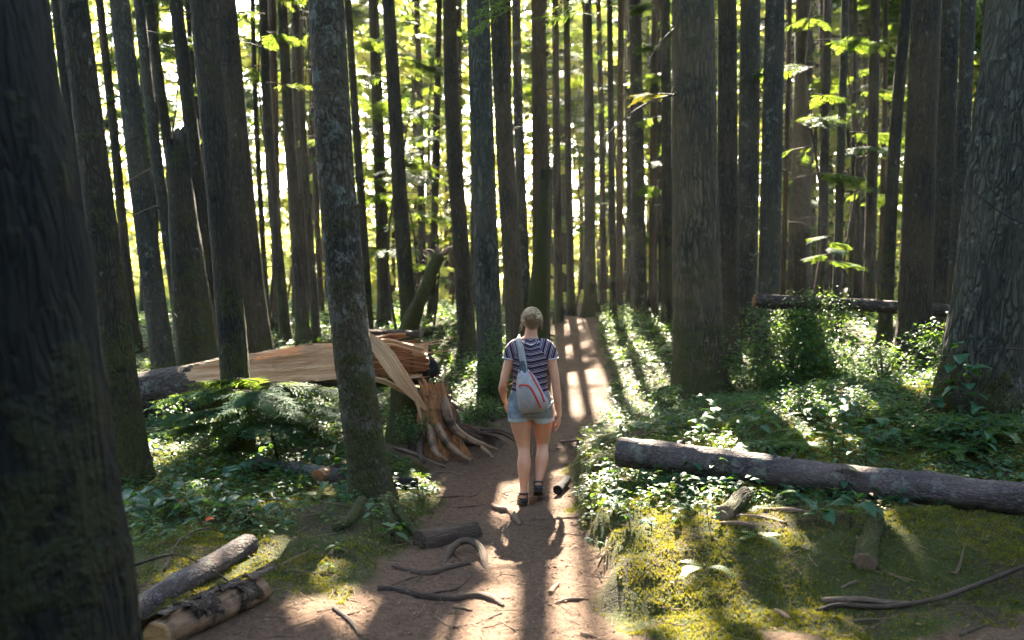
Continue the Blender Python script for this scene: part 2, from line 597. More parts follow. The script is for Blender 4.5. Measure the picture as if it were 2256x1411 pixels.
gx = axis_vals([(-450, -60, 10), (-60, -12, 50), (-12, -4.6, 40), (-4.6, 5.2, 215), (5.2, 12, 36), (12, 60, 30), (60, 450, 10)])
gy = axis_vals([(-60, -6, 12), (-6, 3.4, 20), (3.4, 9.5, 170), (9.5, 14, 70), (14, 26, 70), (26, 60, 40), (60, 130, 16), (130, 600, 12)])
GX, GY = np.meshgrid(gx, gy)
X_, Y_ = GX.ravel(), GY.ravel()
Z_ = H(X_, Y_)
nx, ny = len(gx), len(gy)
ii = (np.arange(ny - 1)[:, None] * nx + np.arange(nx - 1)[None]).ravel()
GF = np.stack([ii, ii + 1, ii + 1 + nx, ii + nx], -1)


def ground_material():
    t = NT('forest_floor')
    pos = t.geo('Position')
    soil = t.attr('soil')
    n1 = t.noise(pos, 3.0, 5, 0.65)
    n2 = t.noise(pos, 26.0, 4, 0.7)
    n3 = t.noise(pos, 120.0, 3, 0.7)
    c = t.mix(t.mr(n2, 0.35, 0.68), (0.052, 0.028, 0.015), (0.185, 0.104, 0.062))
    c = t.mix(t.mr(n1, 0.35, 0.7, 0, 0.55), c, (0.105, 0.062, 0.038))
    c = t.mix(t.mr(n3, 0.55, 0.75, 0, 0.7), c, (0.30, 0.18, 0.11))
    c = t.mix(t.mr(t.voro(pos, 90, 'F1'), 0.0, 0.22, 0.6, 0.0), c, (0.030, 0.018, 0.012))
    duff = t.mix(t.mr(n2, 0.35, 0.7), (0.020, 0.016, 0.008), (0.075, 0.052, 0.026))
    mossc = t.mix(n3, (0.030, 0.036, 0.006), (0.110, 0.108, 0.018))
    mossc = t.mix(t.mr(t.voro(pos, 38, 'F1'), 0.1, 0.5), mossc, (0.034, 0.042, 0.006))
    mf = t.mr(t.noise(pos, 1.7, 4, 0.6), 0.36, 0.50)
    fl = t.mix(mf, duff, mossc)
    col = t.mix(soil, fl, c)
    h = t.math('ADD', t.math('MULTIPLY', n2, 0.8), t.math('MULTIPLY', n3, 0.6))
    h = t.math('ADD', h, t.math('MULTIPLY', t.math('SUBTRACT', 1.0, soil), t.mr(t.voro(pos, 55, 'F1'), 0.0, 0.6, 0.3, 0.0)))
    return t.done(t.princ(col, 0.92, t.bump(h, 0.022), 0.2))


ground = link('ground', build_mesh('ground', np.stack([X_, Y_, Z_], -1), GF, True, {'soil': soil_mask(X_, Y_)}), ground_material())
tag(ground, 'forest floor with a trodden brown path and mossy banks', kind='structure')

# ------------------------------------------------------------------ gaps cut into the crowns so that sun lands on chosen points
def gp(px, py, r, lift=0.0):
    g = G(px, py)
    return (g[0], g[1], g[2] + lift, r)


GAPS = [gp(1775, 1195, .16), gp(1740, 1245, .22), gp(1650, 1290, .24), gp(1780, 1290, .2), gp(1560, 1300, .2), gp(1700, 1350, .3), gp(1830, 1340, .16),
        gp(1800, 1400, .3), gp(1640, 1400, .25), gp(1460, 1275, .10), gp(1420, 1240, .08), gp(1270, 1235, .16), gp(1285, 1180, .1), gp(1040, 1385, .10), gp(1010, 1345, .06),
        gp(632, 1315, .07), gp(590, 1365, .08), gp(665, 1280, .06), gp(556, 1405, .08), gp(730, 1350, .035), gp(712, 1395, .045),
        gp(480, 1330, .2, .1), gp(430, 1390, .2, .1), gp(540, 1290, .12, .1), gp(470, 1210, .06, .1),
        gp(935, 1065, .12), gp(1130, 1085, .12), gp(1240, 1105, .1), gp(1290, 1060, .22), gp(1330, 1100, .25), gp(1420, 1100, .22), gp(1500, 1100, .12), gp(1400, 1010, .1), gp(1550, 1060, .15),
        gp(1260, 885, .16), gp(1315, 890, .14), gp(1300, 950, .12), gp(1340, 820, .25), gp(1390, 850, .45), gp(1360, 900, .3), gp(1310, 770, .15),
        gp(1370, 770, .5), gp(1350, 720, .5), gp(1460, 700, .6), gp(1440, 740, .6), gp(1410, 800, .5), gp(1380, 940, .2), gp(1440, 900, .4), gp(1460, 850, .4),
        gp(1000, 770, .8), gp(1040, 830, .5), gp(960, 740, .8), gp(1010, 880, .35), gp(890, 720, .8), gp(1250, 1020, .2), gp(1180, 730, .3),
        gp(1980, 720, .6), gp(1940, 760, .5), gp(1910, 800, .3), gp(1880, 760, .4), gp(2240, 870, .4), gp(2220, 930, .3), gp(1790, 1100, .08, .1),
        gp(1840, 990, .14, .2), gp(1900, 1000, .10, .2), gp(1630, 970, .12, .2), gp(1800, 930, .10, .1), gp(1950, 920, .3), gp(2050, 960, .25), gp(1750, 900, .12), gp(2130, 980, .2), gp(2000, 1060, .08, .2),
        gp(120, 900, .4), gp(200, 1060, .12), gp(460, 1080, .07), gp(520, 1110, .07), gp(600, 1010, .08), gp(640, 960, .12), gp(730, 1010, .12), gp(420, 950, .12), gp(560, 1150, .05)]


def pp(px, py, d, r):
    q = P(px, py, d)
    return (q[0], q[1], q[2], r)


GAPS += [pp(px, py, 10.7, .48) for px, py in ((560, 790), (620, 775), (690, 762), (760, 752), (820, 760), (870, 770), (640, 805), (730, 790))]
GAPS += [pp(400, 820, 10.9, .2), pp(300, 850, 10.9, .2), pp(850, 800, 10.3, .2), pp(950, 890, 10.2, .16), pp(650, 830, 9.4, .14), pp(600, 850, 9.3, .08), pp(1172, 695, 8.25, .16), pp(1215, 780, 8.2, .05), pp(1130, 770, 8.2, .05)]
GAPS += [pp(1400, 975, 7.5, .3), pp(1480, 982, 7.4, .32), pp(1560, 992, 7.3, .32), pp(1640, 1003, 7.2, .28), pp(1850, 1035, 6.9, .09), pp(1960, 1050, 6.7, .07), pp(1800, 662, 12.5, .12), pp(1900, 665, 12.5, .14), pp(1960, 668, 12.5, .1), pp(1830, 565, 12.8, .25)]
GAPS += [pp(px, py, d, r) for px, py, d, r in (
    (960, 370, 20, 1.7), (900, 460, 20, 1.2), (880, 250, 22, 1.4), (960, 200, 26, 2.2), (570, 90, 17, 1.1), (600, 180, 17, 1.0), (660, 120, 20, 1.4),
    (1350, 90, 9.5, .5), (1410, 60, 9.5, .4), (1790, 90, 15, .7), (1800, 40, 16, .8), (1790, 330, 15, .5), (1760, 370, 15, .5), (240, 115, 14, .35), (480, 60, 16, .5),
    (840, 100, 24, 2.0), (1150, 300, 34, 2.5), (1250, 120, 30, 2.2), (1300, 300, 34, 2.5), (1460, 250, 26, 1.6), (1440, 120, 22, 1.4), (1850, 200, 24, 1.4), (1880, 420, 26, 1.2),
    (1960, 240, 24, .9), (700, 400, 34, 3), (300, 400, 34, 2.5), (780, 620, 28, 2.2), (1100, 600, 30, 2.2), (960, 600, 26, 2.2), (230, 700, 20, 1.2), (200, 500, 26, 1.4), (820, 330, 28, 2))]
GAPS = np.array(GAPS)


GAPS[:9, 3] *= 1.3
GAPS[:, 3] = np.minimum(GAPS[:, 3], 1.5)


def carve(Q, extra):
    """True for the foliage elements that stay"""
    keep = np.ones(len(Q), bool)
    for g in GAPS:
        w = Q - g[:3]
        t = w @ SUN
        d2 = (w * w).sum(1) - t * t
        keep &= ~((t > 1.2) & (d2 < (g[3] + extra) ** 2))
    return keep


# ------------------------------------------------------------------ foliage base shapes
def strip(p0, p1, w0, w1, tip=True):
    """flat pointed strip in the XY plane"""
    p0, p1 = np.array(p0, float), np.array(p1, float)
    d = p1 - p0
    n = np.array([-d[1], d[0], 0]); n /= np.linalg.norm(n) + 1e-9
    m = p0 * 0.45 + p1 * 0.55
    return np.array([p0 - n * w0, p0 + n * w0, m + n * w1, p1, m - n * w1]), [[0, 4, 2, 1], [4, 3, 2, 2]]


def make_spray(L, nside, wleaf, side_len, droop=0.12, jag=0):
    """a flat hemlock spray along +X, z up"""
    V, F4, F3, o = [], [], [], 0
    r = np.random.default_rng(nside + jag)
    items = [((0, 0, 0), (L, 0, 0), 0.006, wleaf * .8)]
    for k in range(nside):
        f = 0.08 + 0.86 * k / nside
        for s in (-1, 1):
            ll = side_len * (1 - f * 0.72) * r.uniform(.75, 1.15)
            a = math.radians(r.uniform(42, 62))
            items.append(((f * L, 0, 0), (f * L + ll * math.cos(a), s * ll * math.sin(a), -ll * r.uniform(.0, .25)), wleaf * .5, wleaf))
    for a, b, w0, w1 in items:
        v, _ = strip(a, b, w0, w1)
        v[:, 2] -= droop * (v[:, 0] / L) ** 2 * L
        V.append(v)
        F4.append([o, o + 4, o + 2, o + 1]); F3.append([o + 4, o + 3, o + 2])
        o += 5
    return np.vstack(V), [np.array(F4), np.array(F3)]


SPRAY_BIG = make_spray(1.0, 3, 0.085, 0.52)
SPRAY_FAR = make_spray(1.0, 2, 0.115, 0.55, jag=9)
FERNY = make_spray(0.34, 5, 0.011, 0.15, jag=4)
SPRAY_MID = make_spray(0.55, 6, 0.016, 0.26)
SPRAY_FINE = make_spray(0.34, 9, 0.0062, 0.14)


def bough_elements(z, az, L, n, droop=0.25, root=(0, 0)):
    """positions and frames of the sprays along one bough"""
    f = np.linspace(0.22, 1.0, n)
    x = f * L
    Q = np.stack([root[0] + x * math.cos(az), root[1] + x * math.sin(az), z + 0.12 * L * f - droop * L * f ** 2], -1)
    side = np.where(np.arange(n) % 2 == 0, 1, -1) * rng.uniform(0.5, 1.1, n)
    side[-1] = 0
    A = az + side
    return Q, A


def crown_mesh(base, height, zc, rmax, nb, per, spray, size, extra=0.26, carve_it=True, cone=0.8):
    """conifer crown in the tree's own space; base = the world position of the trunk foot"""
    Qs, As = [], []
    for k in range(nb):
        f = (k + rng.random()) / nb
        z = zc + (height - zc) * f
        L = rmax * (1 - f ** 1.3 * cone) * rng.uniform(.6, 1.1)
        q, a = bough_elements(z, rng.uniform(0, 2 * math.pi), L, per, rng.uniform(.15, .4))
        Qs.append(q); As.append(a)
    Q, A = np.vstack(Qs), np.concatenate(As)
    Q = Q + rng.normal(0, .12, Q.shape)
    if carve_it:
        dv = np.stack([np.cos(A), np.sin(A), -.15 + 0 * A], -1) * size * 1.1
        k = carve(Q + base, extra) & carve(Q + base + dv * .5, extra) & carve(Q + base + dv, extra)
        k[:6] = True
        Q, A = Q[k], A[k]
    s = size * rng.uniform(.7, 1.25, len(Q))
    M = rotz(A) @ roty(rng.uniform(-.1, .45, len(Q))) @ rotx(rng.normal(0, .4, len(Q))) * s[:, None, None]
    V, F, t = scatter_np(spray[0], spray[1], M, Q)
    return build_mesh('crown', V, F, False, {'tint': t})


# ------------------------------------------------------------------ trees
ALL_TREES = []


def trunk_line(px_pts, d, H_top, curve=0.0, zmin=-0.3):
    W = np.array([P(a, b, d) for a, b in px_pts])
    W = W[np.argsort(W[:, 2])]
    z = W[:, 2]
    s0 = (W[1, 0] - W[0, 0]) / (z[1] - z[0])
    s1 = (W[-1, 0] - W[-2, 0]) / (z[-1] - z[-2])
    xb = W[0, 0]
    for _ in range(4):
        gz = H1(xb, d)
        xb = W[0, 0] + s0 * (gz - z[0]) if z[0] > gz else float(np.interp(gz, z, W[:, 0]))
    top = gz + H_top
    zz = [gz + zmin, gz] + [q for q in z if q > gz + .25] + [z[-1] + (top - z[-1]) * .4, top]

    def X(q):
        if q < z[0]: return W[0, 0] + s0 * (q - z[0])
        if q > z[-1]: return W[-1, 0] + s1 * (q - z[-1]) * (0.85 if q < top else .7)
        return float(np.interp(q, z, W[:, 0]))
    pts = np.array([[X(q), d + curve * math.sin(q), q] for q in zz])
    return pts, np.array([xb, d, gz])


def trunk_mesh(pts, base, r_mid, z_mid, H_top, seg=14, n=40, fine_to=None, amp=0.0, fr=20, flare=0.45, flare_h=0.3, lobes=5, seed=0, broken=False):
    z0, z1 = pts[0, 2], pts[-1, 2]
    if fine_to:
        zz = np.concatenate([np.linspace(z0, fine_to, n), np.linspace(fine_to, z1, 14)[1:]])
    else:
        u = np.linspace(0, 1, n)
        zz = z0 + (z1 - z0) * u ** 1.25
    x = np.interp(zz, pts[:, 2], pts[:, 0])
    y = np.interp(zz, pts[:, 2], pts[:, 1])
    for _ in range(3):                                     # soften the corners of the measured line
        x[1:-1] = (x[:-2] + 2 * x[1:-1] + x[2:]) / 4
    h = zz - base[2]
    zr = z_mid - base[2]
    taper = np.clip(1 - (h - zr) / (H_top * (1.6 if broken else 1.05) - zr), 0.06, 1.6) ** 0.85
    r = r_mid * taper
    C = np.stack([x, y, zz], -1) - base
    fh = np.maximum(h, 0)

    def rfun(RR, LL, TH):
        fl = flare * np.exp(-(fh / flare_h) ** 1.0)[:, None]
        lob = 1 + 0.55 * np.cos(lobes * TH + seed) + 0.3 * np.cos(3 * TH + 2 * seed)
        out = RR * (1 + fl * lob * .8) * (1 + 0.02 * np.cos(2 * TH + seed + LL * .7))
        return out
    C2 = C.copy()
    V, F, fl = tube_np(C2, r, seg, 0, rfun=rfun, caps=True)
    if amp:
        m = seg * len(zz)
        q = fl[:m] * np.array([.28, 1, 1]) * fr
        b = fbm(q + seed * 3.1, 2, seed)
        rid = 1 - np.abs(vnoise(q * 1.3 + 5, seed + 9)) * 2
        disp = amp * (0.6 * rid + 0.5 * b)
        ring = np.repeat(C2, seg, 0)
        nrm = V[:m] - ring
        nrm /= np.linalg.norm(nrm, axis=1)[:, None] + 1e-9
        V[:m] += nrm * disp[:, None]
    if broken:
        m = seg * (len(zz) - 1)
        V[m:m + seg, 2] += np.random.default_rng(seed).uniform(-.35, .25, seg) * (r_mid * 4)
    fl[:, 0] += z0 - base[2]
    return build_mesh('trunk', V, F, True, {'fl': fl})


def dead_branch(parent, z, az, L, r=0.012, droop=0.15, mat=None, x0=0.0, twigs=2, seed=0, name='branch'):
    rr = np.random.default_rng(seed + int(z * 100))
    p = [np.array([x0, 0, z])]
    a = az
    for k in range(4):
        a += rr.normal(0, .18)
        p.append(p[-1] + np.array([math.cos(a), math.sin(a), 0.12 - droop * k]) * L / 4)
    p = np.array(p)
    parts = []
    S = smooth_path(np.hstack([p, np.array([r * 1.3, r, r * .75, r * .45, r * .15])[:, None]]), 12)
    parts.append(tube_np(S[:, :3], S[:, 3], 5))
    for k in range(twigs):
        i = int(rr.integers(3, 10))
        a2 = a + rr.choice([-1, 1]) * rr.uniform(.5, 1)
        l2 = L * rr.uniform(.2, .4)
        q = S[i, :3] + np.array([[0, 0, 0], [math.cos(a2) * l2 * .5, math.sin(a2) * l2 * .5, -.02 * l2], [math.cos(a2 + .2) * l2, math.sin(a2 + .2) * l2, -.15 * l2]])
        s2 = smooth_path(np.hstack([q, np.array([S[i, 3] * .6, S[i, 3] * .4, .001])[:, None]]), 6)
        parts.append(tube_np(s2[:, :3], s2[:, 3], 4))
    V, F, fl = merge(parts)
    return link(name, build_mesh(name, V, F, True, {'fl': fl}), mat or M_twig, parent)


def leafy_bough(parent, root, az, L, nper, spray, size, mat=None, droop=.25, wood_r=.012, name='branch', up=0.1):
    """a living bough: a woody axis and a child holding its needles"""
    f = np.linspace(0, 1, 7)
    A = np.stack([root[0] + f * L * math.cos(az), root[1] + f * L * math.sin(az), root[2] + up * L * f - droop * L * f ** 2], -1)
    V, F, fl = tube_np(smooth_path(A, 12), np.linspace(wood_r, .002, 12), 5)
    b = link(name, build_mesh(name, V, F, True, {'fl': fl}), M_twig, parent)
    n = nper
    ff = np.sort(rng.uniform(.12, 1.0, n)); ff[-1] = 1
    x = ff * L
    Q = np.stack([root[0] + x * math.cos(az), root[1] + x * math.sin(az), root[2] + up * x - droop * L * ff ** 2], -1)
    side = rng.choice([-1, 1], n) * rng.uniform(.3, 1.25, n); side[-1] = 0
    # second order: sprays also set off from the side twigs
    off = rng.uniform(0, .26, n) * L * (1 - ff * .5)
    AA = az + side
    Q[:, 0] += off * np.cos(AA); Q[:, 1] += off * np.sin(AA); Q[:, 2] -= off * rng.uniform(0, .3, n)
    if np.array(parent.location)[1] > 13:
        kk = carve(Q + np.array(parent.location), .22)
        kk[:4] = True
        Q, AA, ff, n = Q[kk], AA[kk], ff[kk], int(kk.sum())
    s = size * rng.uniform(.65, 1.2, n) * (1.1 - .35 * ff)
    M = rotz(AA * .8 + az * .2 + rng.normal(0, .2, n)) @ roty(rng.uniform(0, .35, n)) @ rotx(rng.normal(0, .18, n)) * s[:, None, None]
    V, F, t = scatter_np(spray[0], spray[1], M, Q)
    nd = link('needles', build_mesh('needles', V, F, False, {'tint': t}), mat or M_needle, b)
    nd['kind'] = 'stuff'
    return b


STUB = []
for q in range(3):
    V, F, fl = tube_np(np.array([[-.02, 0, 0], [.02, 0, .002], [.05, .004 * q, -.004]]), [.013, .009, .004], 6, .002, 60, 1, q)
    STUB.append(build_mesh('branch_stub', V, F, True, {'fl': fl})); STUB[-1].materials.append(M_twig)


def tree(label, px_pts, d, w, mat, H_top=22.0, seg=14, n=34, fine_to=None, amp=0, fr=20, flare=.4, flare_h=.28, name='conifer_tree', group='tall conifer trees of the forest',
         zc=None, crown=(78, 13), rmax=3.3, snags=0, seed=None, lobes=5, broken=False, twig_len=.6):
    seed = len(ALL_TREES) + 1 if seed is None else seed
    pts, base = trunk_line(px_pts, d, H_top)
    t = thing(name, label, 'tree' if not broken else 'dead tree', base, group)
    r = w / 2 / FPX * d
    me = trunk_mesh(pts, base, r, 3.0, H_top, seg, n, fine_to, amp, fr, flare, flare_h, lobes, seed, broken)
    link('trunk', me, mat, t)
    ALL_TREES.append((base, r, pts))
    if not broken and crown:
        zc = zc if zc else 8.5 + rng.uniform(0, 1.5)
        f = (pts[-1, 0] - base[0]) / (pts[-1, 2] - base[2])
        if d < 15.2: crown = (20, 9)
        cm = crown_mesh(base + np.array([f * 14, 0, 0]), H_top + .4, zc, rmax, crown[0], crown[1], SPRAY_FAR, 1.05)
        c = link('crown', cm, M_needle, t, (f * 14, 0, 0))
        c['kind'] = 'stuff'
    if name == 'conifer_tree' and w >= 30 and d < 18:
        rr = np.random.default_rng(seed + 500)
        for k in range(9):
            z = rr.uniform(.6, 6.0)
            a = rr.uniform(math.pi * .9, math.pi * 2.1)
            rz = r * (1 - (z - 1.3) * .03)
            zx = float(np.interp(z + base[2], pts[:, 2], pts[:, 0])) - base[0]
            o = bpy.data.objects.new('branch_stub', STUB[int(rr.integers(3))])
            COL.objects.link(o); o.parent = t
            o.location = (zx + math.cos(a) * rz * .92, math.sin(a) * rz * .92, z)
            o.rotation_euler = (0, -rr.uniform(.0, .6), a)
            s_ = rr.uniform(.6, 1.5); o.scale = (s_ * rr.uniform(.4, 1.6), s_, s_)
    for k in range(snags + (3 if name == 'conifer_tree' and w < 60 else 0)):
        rr = np.random.default_rng(seed * 7 + k)
        z = rr.uniform(1.0, 7.5)
        zx = float(np.interp(z + base[2], pts[:, 2], pts[:, 0])) - base[0]
        dead_branch(t, z, rr.uniform(0, 2 * math.pi), rr.uniform(.5, 1.2) * twig_len, rr.uniform(.005, .010), .12, x0=zx, seed=seed + k)
    return t


T = tree
G1, G2 = 'tall conifer trees of the forest', 'tall conifer trees of the forest'
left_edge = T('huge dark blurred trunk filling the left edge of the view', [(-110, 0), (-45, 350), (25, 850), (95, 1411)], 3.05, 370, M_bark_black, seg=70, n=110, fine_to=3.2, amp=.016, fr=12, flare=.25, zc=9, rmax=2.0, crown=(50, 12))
main_tree = T('mossy lichen spotted leaning trunk at the left edge of the path before the split log', [(718, 0), (737, 350), (768, 700), (792, 900), (815, 1060), (826, 1140)], 7.9, 77, M_bark_main, seg=72, n=230, fine_to=4.6, amp=.0065, fr=30, flare=.42, flare_h=.20, lobes=4, seed=3, snags=2)
big_right = T('thick brown barked tree with mossy flared foot right of the path', [(1527, 0), (1530, 350), (1537, 700), (1542, 880)], 12.3, 99, M_bark_big, seg=84, n=200, fine_to=5.6, amp=.010, fr=22, flare=.32, flare_h=.30, lobes=5, seed=6, snags=0, H_top=25)
T('massive grey deeply furrowed tree at the right edge of the view', [(2254, 0), (2215, 350), (2176, 700), (2150, 930)], 8.5, 146, M_bark_fir, seg=90, n=190, fine_to=4.6, amp=.020, fr=13, flare=.28, flare_h=.5, lobes=3, seed=9, H_top=25)
T('dark tree with broad foot among low leaves, behind the huge left trunk', [(161, 0), (205, 347), (250, 695), (288, 1010)], 8.4, 62, M_bark_mossy, seg=40, n=120, fine_to=4.8, amp=.006, fr=26, flare=.3, snags=1, seed=12)
T('dark tree rising behind the fallen log, its foot behind the small green sapling', [(446, 0), (478, 347), (508, 695), (528, 950)], 9.8, 58, M_bark_mossy, seg=44, n=120, fine_to=5, amp=.007, fr=26, flare=.3, snags=1, seed=14)
T('reddish brown tree close behind the dark one at the left end of the split wood', [(495, 0), (527, 347), (560, 695), (575, 780)], 14, 53, M_bark_brown, snags=2)
T('thin dark tree second from the huge left trunk', [(122, 0), (150, 250), (175, 450), (205, 700)], 15, 22, M_bark_mossy, snags=2)
T('slim dark tree closest behind the huge left trunk', [(98, 0), (140, 350), (212, 700)], 14, 20, M_bark_mossy, snags=1)
T('slim tree between the second and third thick trunks from the left', [(218, 0), (253, 298), (278, 595), (300, 745)], 16, 20, M_bark_brown, snags=2)
T('mottled grey tree with curved dead twigs left of the broken stub', [(262, 0), (302, 347), (345, 695), (362, 810)], 13, 46, M_bark_grey, snags=3, twig_len=.9, seed=21)
T('slim tree just left of the broken stub and crossing behind it', [(305, 0), (342, 347), (367, 496), (395, 695), (408, 800)], 15, 26, M_bark_grey, snags=2)
T('slim tree passing behind the top of the broken stub', [(326, 0), (347, 149), (382, 400), (432, 790)], 16.5, 24, M_bark_mossy)
T('dark tree right behind the broken stub', [(386, 0), (421, 273), (440, 446), (468, 700)], 14.5, 32, M_bark_mossy, snags=2)
T('thin dark pole beside the mossy branches above the broken stub', [(412, 0), (421, 125), (448, 400), (470, 620)], 19, 13, M_bark_mossy)
T('thin dark pole in the bright gap left of centre', [(556, 0), (563, 250), (578, 520), (590, 700)], 19, 12, M_bark_mossy)
T('dark tree at the left side of the bright gap', [(580, 0), (585, 198), (597, 397), (626, 700)], 17.5, 23, M_bark_mossy, snags=2)
T('brown tree behind the bright gap, partly hidden by its darker neighbour', [(600, 0), (604, 300), (612, 700)], 19, 22, M_bark_red)
T('straight brown tree in the middle of the bright gap', [(621, 0), (640, 347), (665, 695), (669, 760)], 17, 26, M_bark_brown, snags=1)
T('slender brown tree second to the left of the main leaning trunk', [(650, 0), (670, 347), (694, 695)], 18, 18, M_bark_brown, snags=1)
T('pale reddish pole just left of the main leaning trunk', [(678, 0), (690, 300), (706, 640)], 24, 13, M_bark_red)
T('thin dark tree hugging the right side of the main leaning trunk', [(766, 0), (782, 248), (797, 446), (813, 700)], 17, 18, M_bark_mossy, snags=2)
T('slim brown tree with layered green boughs, two to the right of the main trunk', [(822, 0), (836, 347), (847, 700)], 20, 27, M_bark_brown)
T('straight tree half hidden by green sprays above the torn end of the log', [(855, 0), (871, 248), (881, 446), (902, 715)], 17, 33, M_bark_mossy, snags=2)
T('slightly curved tree rising right of the broken leaning limb', [(990, 0), (995, 298), (1010, 446), (1028, 740)], 17, 35, M_bark_brown, snags=2, seed=31)
T('thick dark rough barked tree left of the walker, ivy green at its foot', [(1053, 0), (1062, 298), (1073, 595), (1082, 860)], 12.6, 52, M_bark_fir, seg=48, n=120, fine_to=6, amp=.010, fr=20, flare=.25, seed=33)
T('smooth brown tree right behind the walker', [(1096, 0), (1114, 347), (1129, 595), (1138, 780)], 14, 40, M_bark_brown, seg=30, n=60, flare=.2, seed=34)
T('thin speckled dark tree just left of the broken brown stump trunk', [(1137, 0), (1141, 248), (1149, 446), (1162, 720)], 18, 22, M_bark_grey, snags=1)
T('straight orange brown tree rising behind the broken brown stump trunk', [(1186, 0), (1190, 347), (1193, 720)], 16.5, 36, M_bark_red, seg=24)
T('slim brown tree first to the right of the broken brown stump trunk', [(1223, 0), (1226, 350), (1231, 690)], 21, 18, M_bark_brown, snags=1)
T('slim tree second to the right of the broken brown stump trunk', [(1248, 0), (1252, 350), (1258, 690)], 23, 17, M_bark_brown)
T('tree with dark mossy flared foot at the far end of the path', [(1293, 0), (1298, 250), (1300, 690)], 22, 25, M_bark_mossy, flare=.9, flare_h=.3, lobes=3)
T('slim brown pole right of the mossy footed tree at the end of the path', [(1318, 0), (1326, 300), (1330, 690)], 25, 14, M_bark_brown)
T('dark slim tree under the hanging bright bough', [(1343, 0), (1346, 300), (1352, 690)], 20, 15, M_bark_mossy, snags=2)
T('slim reddish tree two to the left of the knotty grey tree', [(1368, 0), (1366, 300), (1364, 690)], 23, 16, M_bark_red)
T('knotty grey straight tree left of the thick brown barked tree', [(1399, 0), (1404, 347), (1409, 700)], 21, 32, M_bark_grey, seg=24, snags=4, twig_len=.4)
T('slim brown tree in the gap right of the knotty grey tree', [(1443, 0), (1440, 350), (1438, 690)], 21, 18, M_bark_red, snags=1)
T('dark narrow tree tucked against the left side of the thick brown barked tree', [(1466, 0), (1468, 350), (1470, 690)], 19, 24, M_bark_mossy)
T('dim brown tree close behind the right side of the thick brown barked tree', [(1602, 0), (1603, 347), (1601, 740)], 14.5, 46, M_bark_brown, seg=24, snags=1)
T('dark grey tree, second to the right of the thick brown barked tree', [(1653, 0), (1650, 347), (1642, 700)], 15.5, 48, M_bark_grey, seg=24, snags=2)
T('knotty dark tree with sunlit left edge, third right of the thick brown barked tree', [(1708, 0), (1700, 347), (1693, 690)], 14.2, 46, M_bark_grey, seg=28, snags=5, twig_len=.35)
T('thin reddish pole touching the knotty dark tree', [(1740, 0), (1734, 300), (1724, 660)], 17, 12, M_bark_red)
T('broad dim background trunk behind the sunlit sprays on the right', [(1772, 0), (1768, 300), (1758, 660)], 23, 46, M_bark_brown, seg=20)
T('slim dark tree right of the sunlit sprays', [(1824, 0), (1814, 446), (1805, 680)], 18, 21, M_bark_mossy, snags=2)
T('slim pale mossy tree behind the old stump with the bush', [(1863, 0), (1852, 347), (1843, 690)], 16, 19, M_bark_grey, snags=2)
T('thin pole right of the slim pale mossy tree', [(1884, 0), (1880, 347), (1872, 680)], 22, 10, M_bark_mossy)
T('dim brown tree in the dark group right of centre', [(1929, 0), (1922, 347), (1914, 680)], 20, 25, M_bark_brown)
T('thin reddish pole in the dark group right of centre', [(1952, 0), (1947, 347), (1940, 680)], 24, 13, M_bark_red)
T('dark leaning tree with a sunlit left edge behind the far horizontal log', [(1998, 0), (1975, 248), (1963, 446), (1952, 700)], 15, 27, M_bark_mossy, snags=1)
T('straight knotty brown tree in front of the far horizontal log', [(2042, 0), (2027, 347), (2015, 695), (2004, 840)], 11.6, 66, M_bark_brown, seg=60, n=160, fine_to=5.6, amp=.006, fr=26, flare=.25, seed=51, snags=3, twig_len=.25)
T('grey tree between the knotty brown tree and the massive right edge tree', [(2096, 0), (2080, 347), (2068, 700)], 15, 44, M_bark_grey, seg=24, snags=2)
T('lichen spotted tree closest to the left side of the massive right edge tree', [(2136, 0), (2119, 347), (2102, 700)], 14.5, 33, M_bark_grey, seg=20, snags=1)
T('thin pole high up between the two rightmost grey trees', [(2172, 0), (2160, 400), (2150, 700)], 22, 12, M_bark_brown)
# broken stub left, broken brown trunk behind the walker, thin broken tree
T('broken off dark stub trunk with a ragged reddish top', [(388, 322), (405, 500), (425, 695), (440, 800)], 13.6, 56, M_bark_mossy, H_top=3.3, broken=True, name='broken_stub', seg=22, n=40, group=None, crown=None, seed=61, amp=.01, fr=14)
T('broken brown trunk with rounded top beside the straight orange brown tree', [(1204, 400), (1198, 500), (1192, 600), (1184, 710)], 15.6, 32, M_bark_moss, H_top=3.15, broken=True, name='broken_tree', seg=20, n=36, group=None, crown=None, seed=62)

# the forest behind: slimmer trees between and beyond
kinds = [M_bark_brown, M_bark_red, M_bark_mossy, M_bark_grey, M_bark_brown]
occupied = [(b[0][0], b[0][1]) for b in ALL_TREES]
far_trees = []
tries = 0
while len(far_trees) < 150 and tries < 20000:
    tries += 1
    y = 20 + 52 * rng.random() ** 0.85
    x = rng.uniform(-1, 1) * (y * .56 + 3)
    pxx = 1128 + x / y * FPX
    if not 60 < pxx < 2300: continue
    if 1.0 + .026 * (y - 6) < x < 2.25 + .026 * (y - 6) and y < 36: continue
    l, r = path_edges(y)
    if l - .7 < x < r + .6 and y < 34: continue
    if min(abs(pxx - (1128 + b_[0][0] / b_[0][1] * FPX)) - b_[1] / b_[0][1] * FPX * (.9 if b_[0][1] < 16 else .2) for b_ in ALL_TREES) < 3: continue
    dens = 0.45 + 0.55 * sstep(1200, 1700, pxx)
    if y < 30: dens *= .75
    if 520 < pxx < 1000: dens *= .75
    if rng.random() > dens: continue
    if min(math.hypot((x - a), (y - b)) for a, b in occupied) < 1.5: continue
    occupied.append((x, y))
    far_trees.append((x, y))
far_crowns = {}
